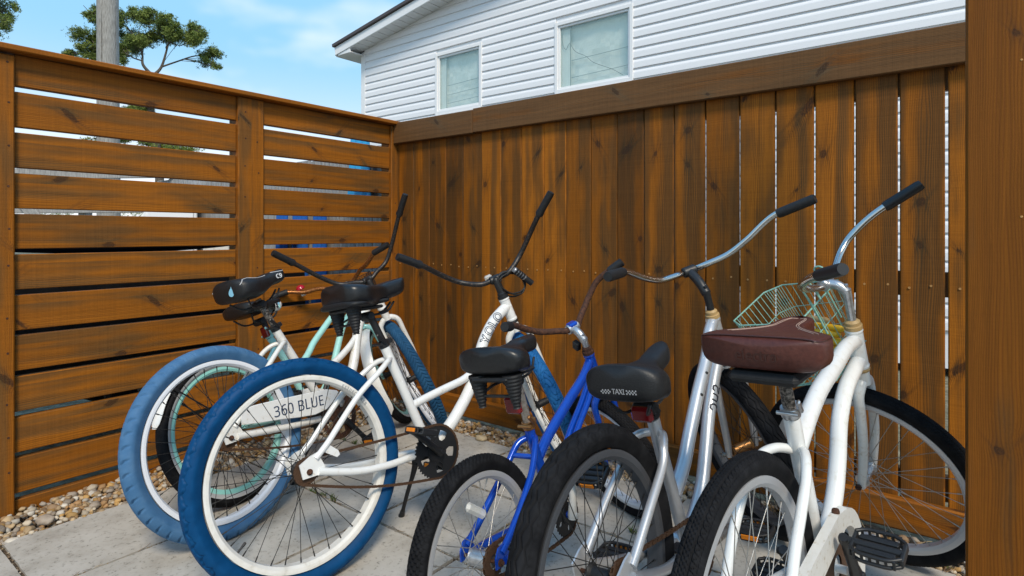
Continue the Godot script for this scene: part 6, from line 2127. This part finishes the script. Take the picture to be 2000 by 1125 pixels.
func wire_basket(b: Node3D, S: Transform3D):
	var droop := at(v3(0.055, 0.135, 0)) * Transform3D(Basis(Vector3.BACK, -0.34), Vector3.ZERO) * at(v3(-0.055, -0.135, 0))
	var s := mb()
	# top ring, bottom ring; x ahead of the bars, z across
	var tf := 0.325
	var tb := 0.085
	var ty := 0.135
	var by := -0.075
	var top := [v3(tb, ty, -0.16), v3(tf - 0.05, ty + 0.035, -0.155), v3(tf, ty + 0.04, -0.11), v3(tf, ty + 0.04, 0.11), v3(tf - 0.05, ty + 0.035, 0.155), v3(tb, ty, 0.15)]
	var bot := [v3(tb + 0.01, by, -0.125), v3(tf - 0.075, by, -0.125), v3(tf - 0.045, by, -0.10), v3(tf - 0.045, by, 0.10), v3(tf - 0.075, by, 0.125), v3(tb + 0.01, by, 0.125)]
	var ring := func(L: Array, t: float) -> Vector3:
		var q := t * L.size()
		var k := int(q) % L.size()
		return (L[k] as Vector3).lerp(L[(k + 1) % L.size()], q - floorf(q))
	for lv in [[0.0, 0.0027], [0.34, 0.0015], [0.68, 0.0015], [1.0, 0.0022]]:
		var pts := PackedVector3Array()
		for k in 60:
			pts.append((ring.call(top, k / 60.0) as Vector3).lerp(ring.call(bot, k / 60.0), lv[0]))
		tube(s, pts, lv[1], 6, true)
	for k in 46:
		var t := k / 46.0
		rod(s, ring.call(top, t), ring.call(bot, t), 0.0013, 5)
	for k in 9:
		var x := lerpf(tb + 0.01, tf - 0.045, k / 8.0)
		rod(s, v3(x, by, -0.122), v3(x, by, 0.122), 0.0016, 5)
	for k in 7:
		var z := lerpf(-0.12, 0.12, k / 6.0)
		rod(s, v3(tb + 0.01, by + 0.002, z), v3(tf - 0.045, by + 0.002, z), 0.0016, 5)
	# hooks over the handlebar
	for z in [-0.055, 0.055]:
		tube(s, spline([v3(tb, ty - 0.09, z), v3(tb - 0.004, ty, z), v3(tb - 0.002, ty + 0.075, z), v3(tb - 0.02, ty + 0.088, z), v3(tb - 0.035, ty + 0.07, z), v3(tb - 0.038, ty + 0.02, z)], 5), 0.0032, 6)
	part(b, "wire_basket", s, M.wire_mint, S * droop)
	rng.seed = 77
	var place := b.transform * S
	var lab := ["yellow rounded handle lying across the top of the bundle in the wire basket", "yellow rounded handle second from the top in the wire basket", "yellow rounded handle in the middle of the bundle in the wire basket", "yellow rounded handle second from the bottom in the wire basket", "yellow rounded handle lowest in the wire basket", "short orange handle at the back of the bundle in the wire basket"]
	for k in 6:
		var c := v3(0.085 + 0.012 * float(k % 2), 0.016 - 0.0165 * k, 0.030 - 0.012 * float(k % 3))
		var d := v3(1.0, 0.05 * (k % 3) - 0.05, 0.25 - 0.2 * (k % 2)).normalized()
		var L := 0.050
		if k == 5:
			c = v3(0.110, 0.045, 0.020)
			L = 0.036
		single("tool_handle", lathem([[0.0, -L], [0.007, -L + 0.002], [0.0105, -L + 0.010], [0.0095, 0.0], [0.0105, L - 0.010], [0.007, L - 0.002], [0.0, L]], 14), M.yellow if k < 5 else M.bamboo, lab[k], "handle", place * along(c, d), "handles lying in the wire basket")

# ------------------------------------------------------------------ loose things on the ground
func small_things():
	single("fallen_reflector", boxm(v3(0.088, 0.014, 0.026), 0.006), M.clear_lens, "clear plastic wheel reflector lying on the pebbles by the plank fence", "reflector", yard * at(v3(2.62, 0.004, 0.115), v3(0.1, 0.12, 0.12)))
	rng.seed = 23
	var lab := ["curled brown leaf on the pebbles beside the clear reflector", "curled brown leaf on pebbles under the basket bicycle's front wheel", "flat brown leaf nearest the kick board under the basket bicycle's front wheel", "small brown leaf at the paving's edge under the basket bicycle's front wheel"]
	var pos := [v3(2.50, 0.006, 0.125), v3(2.42, 0.006, 0.12), v3(2.44, 0.004, 0.07), v3(2.47, 0.004, 0.175)]
	for k in 4:
		var s := mb()
		var n := 8
		for i in n:
			for j in 4:
				var P := []
				var N := []
				for c in [[0, 0], [1, 0], [1, 1], [0, 1]]:
					var q := float(i + c[0]) / n * 2.0 - 1.0
					var e := float(j + c[1]) / 4.0 * 2.0 - 1.0
					var wd := 0.020 * sqrt(maxf(0.0, 1.0 - q * q)) + 0.001
					P.append(v3(q * 0.042, 0.012 * e * e + 0.006 * sin(q * 3.0 + k), e * wd))
					N.append(v3(0, 1, -0.5 * e).normalized())
				quad_n(s, P, N, [Vector2.ZERO, Vector2.ZERO, Vector2.ZERO, Vector2.ZERO])
				for q in 4:
					P[q] -= v3(0, 0.0012, 0)
					N[q] = -N[q]
				quad_n(s, P, N, [Vector2.ZERO, Vector2.ZERO, Vector2.ZERO, Vector2.ZERO])
		single("fallen_leaf", s, M.dead_leaf, lab[k], "leaf", yard * at(pos[k], v3(rng.randf_range(-0.3, 0.3), rng.randf() * TAU, rng.randf_range(-0.3, 0.3))), "brown leaves on the pebbles")
	var cream := mat(lin(0.52, 0.40, 0.24), 0.7)
	single("stray_pebble", pebble_mesh(71, 14, 9), cream, "single cream pebble lying out on the paving in front of the gravel", "pebble", yard * Transform3D(Basis.from_euler(v3(0, 0.5, 0.1)).scaled(v3(0.062, 0.05, 0.055)), v3(0.955, 0.012, 0.235)))
	single("large_pebble", pebble_mesh(72, 14, 9), mat(lin(0.34, 0.28, 0.22), 0.75), "largest smooth grey pebble in the strip by the slatted fence's end post", "pebble", yard * Transform3D(Basis.from_euler(v3(0, 0.3, 0.1)).scaled(v3(0.075, 0.06, 0.07)), v3(0.185, 0.0, 1.905)))
